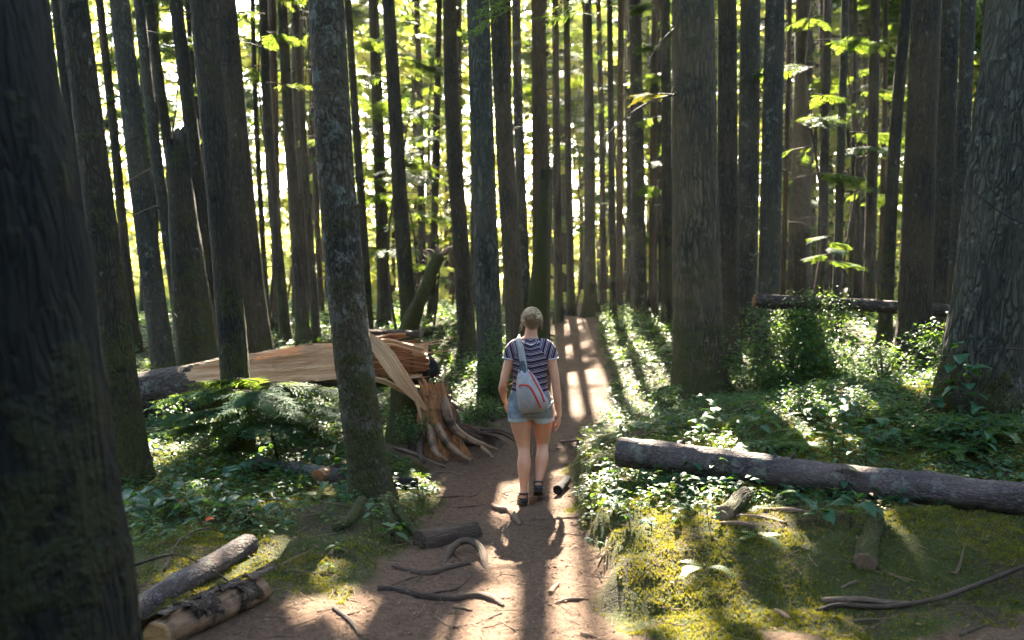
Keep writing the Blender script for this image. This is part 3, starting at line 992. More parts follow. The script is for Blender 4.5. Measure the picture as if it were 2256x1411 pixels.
LAND = [(60, 'huge left trunk'), (405, 'broken off stub'), (490, 'dark tree behind the sapling'), (665, 'straight brown tree in the bright gap'), (765, 'main leaning trunk'),
        (893, 'tree above the torn log end'), (1068, 'thick dark tree'), (1192, 'straight orange brown tree'), (1298, 'mossy footed tree at the path end'), (1406, 'knotty grey tree'),
        (1533, 'thick brown barked tree'), (1698, 'knotty dark tree'), (1850, 'slim pale mossy tree'), (2022, 'straight knotty brown tree'), (2200, 'massive right edge tree')]
ORD = ['first', 'second', 'third', 'fourth', 'fifth', 'sixth', 'seventh', 'eighth', 'ninth', 'tenth', 'eleventh', 'twelfth', 'thirteenth', 'fourteenth', 'fifteenth', 'sixteenth'] + ['%dth' % k for k in range(17, 60)]
far_lab, cnt = {}, {}
for x, y in sorted(far_trees, key=lambda q: q[0] / q[1]):
    p = 1128 + x / y * FPX
    lm = [n for a, n in LAND if a <= p]
    if lm:
        cnt[lm[-1]] = cnt.get(lm[-1], 0) + 1
        far_lab[(x, y)] = '%s distant slim trunk to the right of the %s' % (ORD[cnt[lm[-1]] - 1], lm[-1])
    else:
        far_lab[(x, y)] = 'distant slim trunk left of the huge left trunk'
for k, (x, y) in enumerate(sorted(far_trees, key=lambda q: q[1])):
    r = rng.uniform(.06, .19) * (1.0 if y < 40 else 1.15)
    gz = H1(x, y)
    base = np.array([x, y, gz])
    side = 'left' if 1128 + x / y * FPX < 1000 else ('centre' if 1128 + x / y * FPX < 1480 else 'right')
    lab = far_lab[(x, y)]
    _ = {'left': 'slim distant tree trunk in the bright left part of the forest', 'centre': 'slim distant tree trunk beyond the far end of the path',
           'right': 'slim distant tree trunk in the dim right part of the forest'}[side]
    t = thing('conifer_tree', lab, 'tree', base, 'distant conifers in the ' + side)
    lean = rng.normal(0, .012) - x / y * 0.06
    Ht = rng.uniform(19, 26)
    zz = np.linspace(-.3, Ht, 12)
    Cc = np.stack([zz * lean + .05 * np.sin(zz * .35 + k), 0 * zz, zz], -1)
    V, F, fl = tube_np(Cc, r * np.clip(1 - zz / Ht, .05, 1) ** .8 * (1 + .35 * np.exp(-np.maximum(zz, 0) / .4)), 9)
    link('trunk', build_mesh('trunk', V, F, True, {'fl': fl}), kinds[int(rng.integers(5))], t)
    off = np.array([lean * 14, 0, 0])
    if y < 47:
        cm = crown_mesh(base + off, Ht, rng.uniform(8, 11), 3.2, 46, 10, SPRAY_FAR, 1.25)
    else:
        v = k % 4
        if v not in far_crowns:
            far_crowns[v] = crown_mesh(base, 23, 10, 1.7, 20, 6, SPRAY_FAR, 1.0, carve_it=False)
        cm = far_crowns[v]
    c = link('crown', cm, M_needle, t, tuple(off)); c['kind'] = 'stuff'
    if y < 40:
        for q in range(int(rng.integers(4, 8))):
            z = rng.uniform(1.0, 9)
            dead_branch(t, z, rng.uniform(0, 6.28), rng.uniform(.4, 1.3), .010, .12, x0=z * lean, seed=k * 3 + q)

# young hemlocks with layered green boughs between the big trunks
def young_hemlock(label, px, d, h, z0, L, nb, spray=SPRAY_MID, size=1.0, per=26, cat='young tree', group='young hemlocks between the trunks', mat=None, r=.03, name='young_hemlock', lean=0.0, base=None, taper=.6):
    if spray is SPRAY_MID and d < 30: size, per = size * .70, int(per * 1.6)
    x = (px - 1128) / FPX * d
    gz = H1(x, d)
    b = np.array([x, d, gz]) if base is None else np.array(base)
    t = thing(name, label, cat, b, group)
    zz = np.linspace(-.1, h, 10)
    ctr = np.stack([zz * lean + .02 * h * np.sin(zz * 1.2 + px), .01 * h * np.cos(zz * 1.7), zz], -1)
    V, F, fl = tube_np(ctr, np.linspace(r, r * .15, 10), 7)
    link('trunk', build_mesh('trunk', V, F, True, {'fl': fl}), M_twig, t)
    for k in range(nb):
        f = (k + .5) / nb
        z = z0 + (h - z0) * f
        l = L * (1 - f * taper) * rng.uniform(.7, 1.1)
        leafy_bough(t, (z * lean, 0, z), k * 2.4 + rng.normal(0, .35), l, per, spray, size, droop=rng.uniform(.15, .35), wood_r=.008 + .004 * l, mat=mat)
    return t


Y = young_hemlock
Y('bright young hemlock with layered sunlit sprays left of the thick dark tree', 955, 20, 5.6, .9, 2.0, 17, size=1.15, per=30)
Y('green young hemlock in front of the curved tree above the log', 870, 19, 6.5, 2.2, 1.7, 12, size=1.1)
Y('tall green hemlock filling the upper gap right of the main trunk', 905, 25, 9.5, 3.2, 2.4, 18, size=1.5, per=26)
Y('young hemlock with yellow sunlit tips in the upper left bright gap', 590, 16.5, 6.8, 4.3, 1.5, 9, size=1.0)
Y('young hemlock behind the upper left bright gap', 690, 22, 8.5, 3.6, 2.0, 12, size=1.3)
Y('dark green hemlock boughs above the broken stub', 385, 17, 7.2, 3.3, 1.9, 12, size=1.1)
Y('dark green hemlock at the upper left behind slim trunks', 240, 19, 7.5, 3.0, 2.0, 12, size=1.2)
Y('green hemlock low behind the left trunks', 180, 22, 5.0, 1.0, 1.9, 10, size=1.3)
Y('green hemlock in the centre behind the slim poles', 1275, 26, 8.5, 3.8, 2.1, 13, size=1.5)
Y('tall hemlock behind the hanging bright bough', 1370, 24, 9.0, 4.5, 2.1, 12, size=1.4)
Y('sunlit hemlock sprays beside the dark narrow tree', 1455, 20, 6.5, 2.0, 1.3, 10, size=1.1)
Y('hemlock with cream sunlit sprays in the upper right gap', 1790, 15.6, 6.6, 2.5, 1.15, 10, size=1.1, per=24)
Y('green hemlock behind the slim pale mossy tree', 1870, 21, 8.2, 2.4, 1.9, 14, size=1.3)
Y('dim hemlock left of the leaning sunlit edged tree', 1945, 25, 8.5, 2.5, 1.9, 11, size=1.4)
Y('dim green hemlock between the rightmost grey trees', 2150, 22, 8.0, 3.5, 1.7, 9, size=1.3)
Y('green hemlock in the middle distance above the torn log end', 800, 29, 9, 1.5, 2.5, 15, size=1.7)
Y('hemlock far behind the orange brown tree', 1160, 34, 10, 2.5, 2.4, 14, size=1.9)
Y('small sapling with one bright tip beyond the far horizontal log', 1822, 12.9, 1.85, 1.45, .38, 5, size=.55, per=16, r=.010)

for q, (px, d, h, z0, L, nb, lab) in enumerate([
        (520, 24, 8.5, 2.0, 1.9, 12, 'hemlock with drooping boughs behind the reddish brown tree at left'), (330, 23, 8, 1.5, 1.9, 12, 'hemlock far behind the mottled grey tree'),
        (640, 27, 9, 4.5, 2.0, 11, 'hemlock high up behind the straight brown trees of the bright gap'), (735, 24, 8.5, 2.5, 1.8, 12, 'hemlock behind the main leaning trunk'),
        (1010, 27, 9.5, 5, 2.1, 11, 'hemlock crown high behind the slightly curved tree'), (1120, 27, 9.5, 4.5, 1.6, 10, 'hemlock high up between the thick dark tree and the orange brown one'),
        (1220, 30, 10, 4.5, 2.0, 12, 'hemlock high above the end of the path'), (1330, 32, 10.5, 2.0, 2.1, 14, 'hemlock right of the mossy footed tree at the path end'),
        (1500, 26, 9, 1.0, 1.8, 12, 'hemlock showing on both sides of the thick brown barked tree'), (1740, 28, 9, 1.5, 2.0, 13, 'hemlock far behind the broad dim trunk'),
        (1905, 30, 10, 1.5, 2.2, 13, 'hemlock far back in the dark group right of centre'), (2010, 27, 9, 2.5, 1.9, 11, 'hemlock behind the straight knotty brown tree'),
        (100, 26, 8.5, 1.5, 2.0, 12, 'hemlock in the far gap beside the huge left trunk'), (445, 30, 10, 4, 2.0, 11, 'hemlock high behind the dark tree at left')]):
    Y(lab, px, d, h, z0, L, nb, size=1.45, per=24)

# distant foliage, a mass nobody could count
def foliage_mass(name, label, centres, per, spread, spray, size, mat, flat=.5):
    c = np.repeat(centres, per, 0)
    Q = c + rng.normal(0, 1, c.shape) * np.array([spread, spread, spread * flat])
    n = len(Q)
    s = size * rng.uniform(.6, 1.3, n)
    M = rotz(rng.uniform(0, 6.28, n)) @ roty(rng.uniform(-.2, .6, n)) @ rotx(rng.normal(0, .5, n)) * s[:, None, None]
    V, F, t = scatter_np(spray[0], spray[1], M, Q)
    o = link(name, build_mesh(name, V, F, False, {'tint': t}), mat)
    return tag(o, label, 'foliage', kind='stuff')


nC = 2000
yy = rng.uniform(34, 92, nC)
xx = rng.uniform(-1, 1, nC) * (yy * .62 + 4)
pxx = 1128 + xx / yy * FPX
zz = 1.3 + rng.uniform(0, 1, nC) ** .8 * (yy * .33)
keep = (rng.random(nC) < .55 + .45 * sstep(1350, 1700, pxx))
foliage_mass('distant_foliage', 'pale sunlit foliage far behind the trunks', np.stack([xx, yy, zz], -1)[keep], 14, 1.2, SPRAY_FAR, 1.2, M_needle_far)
nC = 420
yy = rng.uniform(70, 110, nC)
xx = rng.uniform(-1, 1, nC) * (yy * .6 + 4)
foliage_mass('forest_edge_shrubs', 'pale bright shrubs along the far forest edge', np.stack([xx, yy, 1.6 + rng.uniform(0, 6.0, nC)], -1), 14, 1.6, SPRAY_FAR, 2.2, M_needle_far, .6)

# same forest going on unseen beside and behind, added to darken the trunk fronts
def added_forest():
    parts, Q, A = [], [], []
    k = 0
    while k < 74:
        x, y = rng.uniform(-24, 24), rng.uniform(-22, 24)
        if y > 1 and abs(x) < y * .60 + 2.2: continue
        if math.hypot(x, y) < 2.6: continue
        k += 1
        gz = H1(x, y)
        zz = np.linspace(-.3, 22, 9)
        C = np.stack([x + 0 * zz, y + 0 * zz, gz + zz], -1)
        parts.append(tube_np(C, rng.uniform(.1, .25) * np.clip(1 - zz / 24, .05, 1) + 1e-3, 9))
        low = y < -1 or abs(x) > y * .6 + 5
        nb_ = 27 if low else 6
        for b in range(nb_):
            f = b / nb_
            q, a = bough_elements(gz + (1.5 if low else 9) + (9 if low else 12) * f, rng.uniform(0, 6.28), 2.8 * (1 - f * .6), 9, .3, (x, y))
            Q.append(q); A.append(a)
    V, F, fl = merge(parts)
    o = link('added_trunks', build_mesh('added_trunks', V, F, True, {'fl': fl}), M_bark_brown)
    tag(o, 'unseen trunks of the added forest beside and behind the viewpoint', 'forest', kind='stuff')
    Q, A = np.vstack(Q), np.concatenate(A)
    Q += rng.normal(0, .15, Q.shape)
    dv = np.stack([np.cos(A), np.sin(A), 0 * A], -1)
    kp = carve(Q, .35) & carve(Q + dv * .7, .3) & carve(Q + dv * 1.4, .3)
    kp &= ~((Q[:, 1] > -2.5) & (np.abs(Q[:, 0]) < np.maximum(Q[:, 1], 0) * .58 + 3.6) & (Q[:, 2] < 8.5)) & (np.linalg.norm(Q - np.array([0, 0, 1.75]), axis=1) > 4.5)
    Q, A = Q[kp], A[kp]
    s = 1.6 * rng.uniform(.7, 1.2, len(Q))
    M = rotz(A) @ roty(rng.uniform(-.1, .45, len(Q))) @ rotx(rng.normal(0, .4, len(Q))) * s[:, None, None]
    V, F, t = scatter_np(SPRAY_FAR[0], SPRAY_FAR[1], M, Q)
    o = link('added_shade_foliage', build_mesh('added_shade_foliage', V, F, False, {'tint': t}), M_needle)
    tag(o, 'unseen boughs added beside and behind the viewpoint to shade the trunks', 'foliage', kind='stuff')


added_forest()

# ------------------------------------------------------------------ fallen trunk with its torn, pale inside
def log_obj(name, pts, R, mat, parent, seg=28, n=60, amp=.008, fr=18, seed=0, part='bark', end_mat=None):
    S = smooth_path(np.hstack([np.asarray(pts, float), np.broadcast_to(R, (len(pts),))[:, None]]), n)
    V, F, fl = tube_np(S[:, :3], S[:, 3], seg, amp, fr, .3, seed, caps=False)
    o = link(part, build_mesh(part, V, F, True, {'fl': fl}), mat, parent)
    if end_mat:
        for k, sgn in ((0, -1), (-1, 1)):
            ring = V[:seg] if k == 0 else V[-seg:]
            c = ring.mean(0)
            d = S[1, :3] - S[0, :3] if k == 0 else S[-1, :3] - S[-2, :3]
            d /= np.linalg.norm(d)
            rr = np.vstack([ring, c + (ring - c) * .93 + d * .004 * sgn, c + (ring - c) * .45 - d * .006 * sgn, [c]])
            j = np.arange(seg); q = (j + 1) % seg
            FF = [np.vstack([np.stack([j, q, q + seg, j + seg], -1), np.stack([j + seg, q + seg, q + 2 * seg, j + 2 * seg], -1)]), np.stack([j + 2 * seg, q + 2 * seg, np.full(seg, 3 * seg)], -1)]
            link('cut_end', build_mesh('cut_end', rr, FF, True, {'fl': (rr - c) * .5}), end_mat, parent)
    return o


def slab(name, pts, W, Tn, side, mat, parent, n=14, ragged=0.15, seed=0):
    """a torn splinter: a tapering board along pts, W widths, Tn thickness, side = width direction"""
    rr = np.random.default_rng(seed)
    S = smooth_path(np.hstack([np.asarray(pts, float), np.asarray(W, float)[:, None]]), n)
    C, w = S[:, :3], S[:, 3]
    w = w * (1 + ragged * rr.normal(0, 1, n))
    T_ = np.gradient(C, axis=0); T_ /= np.linalg.norm(T_, axis=1)[:, None]
    side = np.asarray(side, float)
    sd = side - T_ * (T_ @ side)[:, None]; sd /= np.linalg.norm(sd, axis=1)[:, None]
    up = np.cross(sd, T_)
    m = 7
    u = np.linspace(-1, 1, m)
    rel = rr.normal(0, .18, m)
    top = C[:, None] + sd[:, None] * (w[:, None] * u)[..., None] / 2 + up[:, None] * (Tn * (.5 + rel[None] + 0 * w[:, None]))[..., None]
    bot = C[:, None] + sd[:, None] * (w[:, None] * u[::-1])[..., None] / 2 - up[:, None] * (Tn * .5 + 0 * w[:, None] * u)[..., None]
    V = np.concatenate([top, bot], 1)
    L = np.concatenate([[0], np.cumsum(np.linalg.norm(np.diff(C, axis=0), axis=1))])
    uu = np.concatenate([u, u[::-1]])
    fl = np.stack([L[:, None] + 0 * uu, (w[:, None] * uu) / 2, np.concatenate([np.ones(m), -np.ones(m)])[None] * Tn + 0 * w[:, None]], -1)
    k = 2 * m
    i = np.arange(n - 1)[:, None] * k; j = np.arange(k)[None]; j2 = (j + 1) % k
    F = [np.stack([i + j, i + j2, i + k + j2, i + k + j], -1).reshape(-1, 4), np.array([list(range(k))[::-1]]), np.array([[(n - 1) * k + q for q in range(k)]])]
    F = [F[0], np.vstack(F[1:])]
    return link(name, build_mesh(name, V.reshape(-1, 3), F, False, {'fl': fl.reshape(-1, 3)}), mat, parent)


def fallen_trunk():
    base = P(560, 830, 10.9)
    t = thing('torn_tree', 'big fallen trunk torn open to pale orange wood, lying behind the mossy leaning tree', 'fallen tree', base)
    C0 = np.array([P(60, 915, 11.6), P(230, 885, 11.3), P(420, 855, 11.1), P(600, 825, 10.9), P(760, 802, 10.7), P(935, 795, 10.5)]) - base
    R0 = np.array([.25, .26, .265, .27, .27, .25])
    n, seg = 220, 72
    S = smooth_path(np.hstack([C0, R0[:, None]]), n)
    C, R = S[:, :3], S[:, 3]
    V, F, fl = tube_np(C, R, seg, .011, 17, .3, 4, caps=False)
    ax = C[-1] - C[0]; ax /= np.linalg.norm(ax)
    nn = np.array([0, -math.cos(math.radians(42)), math.sin(math.radians(42))]); nn -= ax * (nn @ ax); nn /= np.linalg.norm(nn)
    bx = (C[:, 0] + base[0])
    pxl = 1128 + bx / (C[:, 1] + base[1]) * FPX
    off = np.interp(pxl, [400, 440, 520, 640, 800, 950], [1.2, .93, .62, .34, .12, .0])
    ring = np.repeat(C, seg, 0)
    rel = V - ring
    pr = rel @ nn
    lim = np.repeat(off * R, seg)
    cut = pr > lim
    side = np.cross(ax, nn)
    ws = rel @ side
    step = .035 * (vnoise(np.stack([fl[:, 0] * .9, ws * 16, 0 * ws], -1), 3)) + .012 * vnoise(np.stack([fl[:, 0] * 3, ws * 60, 0 * ws], -1), 5)
    V = np.where(cut[:, None], V - ((pr - lim) - step)[:, None] * nn, V)
    fl2 = fl.copy()
    fl2[cut, 1] = ws[cut]; fl2[cut, 2] = step[cut]
    f = F[0]
    allc = cut[f].all(1)
    # the pale wood stands 3 mm proud of the bark's edge
    def sub(faces, vv, flx, nm, mat):
        used, inv = np.unique(faces, return_inverse=True)
        return link(nm, build_mesh(nm, vv[used], inv.reshape(faces.shape), True, {'fl': flx[used]}), mat, t)
    sub(f[~allc], V, fl, 'bark', M_bark_fallen)
    sub(f[allc], V, fl2, 'split_wood', M_wood_pale)
    rf = np.random.default_rng(21)
    fib = []
    ids = np.where(cut)[0]
    for k in range(300):
        i = int(rf.choice(ids))
        L_ = rf.uniform(.08, .45); tilt = rf.uniform(-.03, .10)
        p0 = V[i] + nn * .002
        dirn = ax * rf.choice([-1, 1]) + nn * tilt + side * rf.normal(0, .05)
        q = np.array([p0, p0 + dirn * L_ * .5, p0 + dirn * L_ + nn * rf.uniform(-.005, .012)])
        fib.append(tube_np(q, np.array([.004, .0035, .0006]) * rf.uniform(.5, 1.3), 4))
    V2, F2, fl_2 = merge(fib)
    fo = link('wood_fibres', build_mesh('wood_fibres', V2, F2, False, {'fl': fl_2}), M_wood_pale, t)
    fo['kind'] = 'stuff'
    # torn right end, charred inside
    def L(px, py, d): return P(px, py, d) - base
    rr = np.random.default_rng(8)
    for k in range(9):
        f0 = k / 8
        y0, y1 = 762 + 62 * f0, 772 + 45 * f0 + rr.uniform(-8, 8)
        x1 = 925 + 28 * math.sin(f0 * 3.1) + rr.uniform(-12, 8)
        slab('splinter', [L(790, y0, 10.45), L(860, y0 - 2 + rr.uniform(-4, 4), 10.3), L(x1, y1 + 8 * f0, 10.25 + .12 * f0)],
             [.10, .11, .03], .03, (0, -.5, .85), M_wood_orange if k > 1 else M_wood_pale, t, seed=k, ragged=.1)
    slab('splinter', [L(798, 728, 9.95), L(842, 775, 9.9), L(885, 835, 9.85), L(938, 902, 9.95)], [.05, .16, .15, .03], .028, (1, 0.1, .35), M_wood_pale, t, n=22, seed=30, ragged=.05)['label'] = 'long pale plank-like splinter leaning down to the stump'
    slab('splinter', [L(800, 832, 10.1), L(850, 842, 10.0), L(905, 872, 9.95)], [.03, .05, .02], .02, (0, -.3, 1), M_wood_pale, t, seed=31)
    slab('splinter', [L(740, 742, 10.75), L(820, 733, 10.7), L(922, 735, 10.6)], [.09, .12, .05], .05, (0, 1, .2), M_bark_fallen, t, n=20, seed=33)
    slab('splinter', [L(815, 752, 10.4), L(860, 742, 10.35), L(893, 738, 10.3)], [.05, .06, .03], .025, (0, -.6, .8), M_wood_orange, t, seed=34)
    # charred knot
    K = [L(915, 800, 10.5), L(940, 808, 10.45), L(958, 826, 10.4)]
    tube_obj('charred_end', K, [.10, .13, .05], M_char, t, n=14, seg=18, amp=.03, fr=9, seed=4)
    return t


fallen_trunk()


def torn_stump():
    base = G(955, 975)
    base = np.array([(955 - 1128) / FPX * 10.15, 10.15, H1((955 - 1128) / FPX * 10.15, 10.15)])
    t = thing('torn_stump', 'orange torn stump with spreading roots beside the path, where the trunk broke off', 'stump', base)

    def L(px, py, d): return P(px, py, d) - base
    n, seg = 46, 44
    top = L(955, 848, 10.2)
    zz = np.linspace(-.12, top[2], n)
    C = np.stack([np.interp(zz, [0, top[2]], [0.06, top[0]]), np.zeros(n), zz], -1)
    R = np.interp(zz, [-.12, 0.0, .15, .45, top[2]], [.34, .27, .20, .165, .10])
    V, F, fl = tube_np(C, R, seg, .03, 11, .12, 7, rfun=lambda RR, LL, TH: RR * (1 + .22 * np.exp(-LL / .25) * np.cos(5 * TH + 1) + .07 * np.cos(9 * TH)))
    m = seg * n
    V[m - 3 * seg:m, 2] += np.tile(np.random.default_rng(3).uniform(-.13, .05, seg), 3)
    link('torn_wood', build_mesh('torn_wood', V, F, True, {'fl': fl}), M_wood_orange, t)
    rf = np.random.default_rng(22)
    fib = []
    for k in range(260):
        a, z = rf.uniform(0, 6.28), rf.uniform(.05, top[2] - .05)
        r_ = np.interp(z, [-.12, 0.0, .15, .45, top[2]], [.34, .27, .20, .165, .10]) * 1.05
        c_ = np.array([np.interp(z, [0, top[2]], [0.06, top[0]]), 0, z])
        p0 = c_ + r_ * np.array([math.cos(a), math.sin(a), 0])
        L_ = rf.uniform(.06, .22)
        q = np.array([p0, p0 + [rf.normal(0, .006), rf.normal(0, .006), L_ * .5], p0 + [math.cos(a) * rf.uniform(-.01, .04), math.sin(a) * rf.uniform(-.01, .04), L_]])
        fib.append(tube_np(q, np.array([.006, .004, .0006]) * rf.uniform(.5, 1.4), 4))
    V2, F2, fl_2 = merge(fib)
    fo = link('wood_fibres', build_mesh('wood_fibres', V2, F2, False, {'fl': fl_2}), M_wood_old, t)
    fo['kind'] = 'stuff'
    # dark mossy bark side to the left
    base2 = L(893, 985, 10.35)
    zz = np.linspace(-.15, .62, 26)
    C = np.stack([base2[0] + zz * .05, base2[1] + 0 * zz, zz], -1)
    V, F, fl = tube_np(C, np.interp(zz, [-.15, 0, .3, .62], [.27, .23, .19, .20]), 30, .02, 10, .3, 9)
    link('mossy_bark_side', build_mesh('mossy_bark_side', V, F, True, {'fl': fl}), M_bark_moss, t)
    roots = [([(975, 880, 10.05), (995, 930, 9.95), (1035, 962, 9.95), (1095, 983, 9.9)], [.07, .06, .045, .02], M_wood_old),
             ([(962, 930, 10.0), (985, 968, 9.85), (1015, 995, 9.75), (1040, 1008, 9.6)], [.06, .05, .035, .015], M_wood_old),
             ([(948, 940, 10.0), (958, 985, 9.75), (985, 1008, 9.6)], [.055, .04, .015], M_wood_old),
             ([(930, 950, 10.05), (925, 990, 9.8), (935, 1010, 9.6)], [.05, .04, .015], M_root),
             ([(985, 890, 10.2), (1005, 905, 10.2), (1015, 935, 10.15), (1060, 960, 10.2)], [.035, .03, .03, .012], M_root),
             ([(970, 870, 10.2), (990, 868, 10.2), (1018, 885, 10.15)], [.02, .016, .006], M_root),
             ([(985, 880, 10.15), (1002, 885, 10.1), (1030, 905, 10.1)], [.018, .012, .004], M_stick),
             ([(1060, 985, 9.7), (1075, 990, 9.65), (1088, 1003, 9.6)], [.02, .022, .012], M_wood_old)]
    for k, (q, r, m_) in enumerate(roots):
        pts = np.array([L(*a) for a in q])
        pts[1:, 2] -= .035
        tube_obj('root', pts, [x_ * .8 for x_ in r], m_, t, n=24, seg=12, amp=.008, fr=22, seed=k)
    rr = np.random.default_rng(5)
    for k in range(7):
        a = rr.uniform(-20, 25)
        q0 = L(945 + a, 880 + rr.uniform(-10, 20), 10.0)
        q1 = L(930 + a * 1.2, 835 + rr.uniform(-15, 30), 10.02)
        slab('splinter', [q0, (q0 + q1) / 2, q1], [.04, .035, .006], .012, (1, 0, .1), M_wood_orange, t, n=8, seed=k)
    slab('splinter', [L(905, 850, 9.9), L(922, 900, 9.9), L(935, 960, 9.92)], [.03, .03, .01], .012, (1, 0, 0), M_wood_pale, t, n=10, seed=20)
    # dark earth and root mass to the right
    mb = L(1035, 950, 10.45)
    C = np.array([mb + [-.25, 0, -.12], mb + [-.1, 0, .02], mb + [.12, .05, 0], mb + [.32, .05, -.13]])
    tube_obj('root_mass', C + [0, 0, -.07], [.05, .10, .09, .03], M_root, t, n=26, seg=22, amp=.045, fr=9, seed=12)
    r3 = np.random.default_rng(77)
    for k in range(9):
        p0 = mb + [r3.uniform(-.25, .2), r3.uniform(-.1, .1), r3.uniform(-.05, .05)]
        p2 = p0 + [r3.uniform(.15, .45), r3.uniform(-.25, .1), -.10]
        tube_obj('root', [p0, (p0 + p2) / 2 + [0, 0, r3.uniform(.02, .08)], p2], [.02, .014, .004], M_root, t, n=12, seg=7, amp=.004, fr=30, seed=k)
    return t


torn_stump()


def leaning_limb():
    base = P(896, 745, 11.3)
    t = thing('leaning_limb', 'dark broken limb with mossy foot leaning up to the right behind the torn log end', 'broken limb', base)
    L = lambda px, py, d: P(px, py, d) - base
    tube_obj('limb', [L(886, 770, 11.4), L(905, 712, 11.3), (L(928, 655, 11.2)), L(950, 600, 11.2), L(968, 562, 11.2)], [.13, .105, .075, .07, .075], M_bark_moss, t, n=40, seg=20, amp=.01, fr=16, seed=3)
    for k, (q, r) in enumerate([([(962, 570), (948, 552), (930, 556)], .022), ([(940, 572), (930, 560), (928, 545)], .016), ([(966, 565), (964, 548), (958, 540)], .028), ([(972, 562), (985, 550), (990, 545)], .03), ([(935, 575), (925, 578), (922, 570)], .01), ([(985, 552), (1000, 545), (1020, 536)], .005)]):
        tube_obj('broken_twig', [L(a, b, 11.2) for a, b in q], [r, r * .8, r * .3], M_wood_old if k in (2, 3) else M_twig, t, n=8, seg=7, amp=.004, fr=30, seed=k)
    return t


leaning_limb()


def ground_log(name, label, cat, p0, p1, R, mat, end=M_wood_cut, sink=.25, mid=None, group=None, **kw):
    pts = [np.array(p0, float), np.array(p1, float)] if mid is None else [np.array(p0, float), np.array(mid, float), np.array(p1, float)]
    base = (pts[0] + pts[-1]) / 2
    t = thing(name, label, cat, base, group)
    log_obj(name, np.array(pts) - base, R, mat, t, end_mat=end, **kw)
    return t


rl = ground_log('fallen_log', 'long smooth grey fallen log on the right bank with a cut rounded end', 'log', P(1364, 996, 7.55), P(2340, 1108, 6.15), [.112, .112, .098], M_bark_log, mid=P(1800, 1051, 6.95), seg=44, n=170, amp=.010, fr=12, end=M_bark_log)
for k, (px, py, d) in enumerate([(1505, 975, 7.3), (1705, 1010, 7.05), (1745, 1008, 7.0), (1990, 1060, 6.6)]):
    q = P(px, py, d)
    b = np.array(rl.location)
    tube_obj('branch_stub', [q - b - [0, 0, .01], q - b + [.01, -.01, .035]], [.014, .008], M_bark_log, rl, n=4, seg=7)
rear = ground_log('raised_log', 'thin straight log with orange cut end, raised across the old stump on the right', 'log', P(1662, 663, 12.3), P(2330, 700, 11.9), [.085, .08, .07], M_bark_fallen, mid=P(1950, 676, 12.4), seg=24, n=70, end=M_wood_orange)

# old stump that carries the raised log
b = np.array([(1762 - 1128) / FPX * 12.7, 12.7, 0]); b[2] = H1(b[0], b[1])
st = thing('old_stump', 'dark old stump under the raised log, grown over by the green bush', 'stump', b)
hz = P(1762, 690, 12.7)[2] - b[2]
zz = np.linspace(-.2, hz - .03, 26)
V, F, fl = tube_np(np.stack([0 * zz, 0 * zz, zz], -1), np.interp(zz, [-.2, 0, .3, hz], [.62, .48, .33, .25]), 44, .05, 5, .4, 3, rfun=lambda RR, LL, TH: RR * (1 + .12 * np.cos(5 * TH)))
link('stump_body', build_mesh('stump_body', V, F, True, {'fl': fl}), M_bark_moss, st)
for k, (a, rr_) in enumerate([(-2.4, .5), (-.6, .6), (-1.5, .45)]):
    tube_obj('root', [(.3 * math.cos(a), .3 * math.sin(a), .28), (.55 * math.cos(a), .55 * math.sin(a), .1), (.95 * math.cos(a), .95 * math.sin(a), -.06)], [.12, .09, .03], M_bark_moss, st, n=14, seg=12, amp=.01, seed=k)


def on(px, py, lift):
    g = G(px, py); g[2] += lift
    return g


# logs and pieces in the foreground
def fg_log(name, label, a, b, r, mat, end, lift=.6, **kw):
    p0, p1 = on(*a, r * lift), on(*b, r * lift)
    return ground_log(name, label, kw.pop('cat', 'log'), p0, p1, [r, r * .95], mat, end=end, seg=34, n=70, **kw)


la = fg_log('broken_log', 'sunlit broken log with peeling bark at the bottom left', (345, 1425), (572, 1318), .078, M_wood_old, M_wood_pale, .55, amp=.018, fr=11, seed=2)
ba = np.array(la.location)
A0, A1 = on(345, 1425, .06) - ba, on(572, 1318, .06) - ba
for k in range(16):
    f = rng.uniform(.02, .95)
    ang = rng.uniform(.2, 2.9)
    c = A0 * (1 - f) + A1 * f
    ax_ = (A1 - A0) / np.linalg.norm(A1 - A0)
    e1 = np.cross(ax_, [0, 0, 1]); e1 /= np.linalg.norm(e1); e2 = np.cross(e1, ax_)
    wid, ln = rng.uniform(.025, .05), rng.uniform(.04, .11)
    us, vs_ = np.meshgrid(np.linspace(-1, 1, 6), np.linspace(-1, 1, 5))
    us, vs_ = us.ravel(), vs_.ravel()
    rr = .087 + .005 * rng.random(30) + .010 * (np.abs(us) > .9)
    edge = 1 + .25 * rng.normal(0, 1, 30) * (np.maximum(abs(us), abs(vs_)) > .9)
    tt = ang + vs_ * wid / .085 * edge
    Vt = c + ax_ * (us * ln * edge)[:, None] + rr[:, None] * (np.cos(tt)[:, None] * e1 + np.sin(tt)[:, None] * e2)
    i = (np.arange(4)[:, None] * 6 + np.arange(5)[None]).ravel()
    Fq = np.stack([i, i + 1, i + 7, i + 6], -1)
    o = link('bark_flake', build_mesh('bark_flake', Vt, Fq, True, {'fl': Vt}), M_bark_fallen, la)
    sm = o.modifiers.new('thick', 'SOLIDIFY'); sm.thickness = .005
fg_log('mottled_log', 'shaded mottled log behind the sunlit broken one at the lower left', (285, 1375), (548, 1212), .070, M_bark_log, M_wood_cut, .5, amp=.014, fr=10, seed=5)
fg_log('cut_log', 'short sawn log under the long grey log, its round end towards the path', (1597, 1148), (1640, 1105), .055, M_bark_brown, M_wood_cut, .8, seed=8)
fg_log('mossy_stub_log', 'short mossy log stub with dark end, lying in the moss at lower right', (1905, 1262), (1930, 1165), .062, M_bark_moss, M_wood_cut, .8, amp=.012, seed=9)
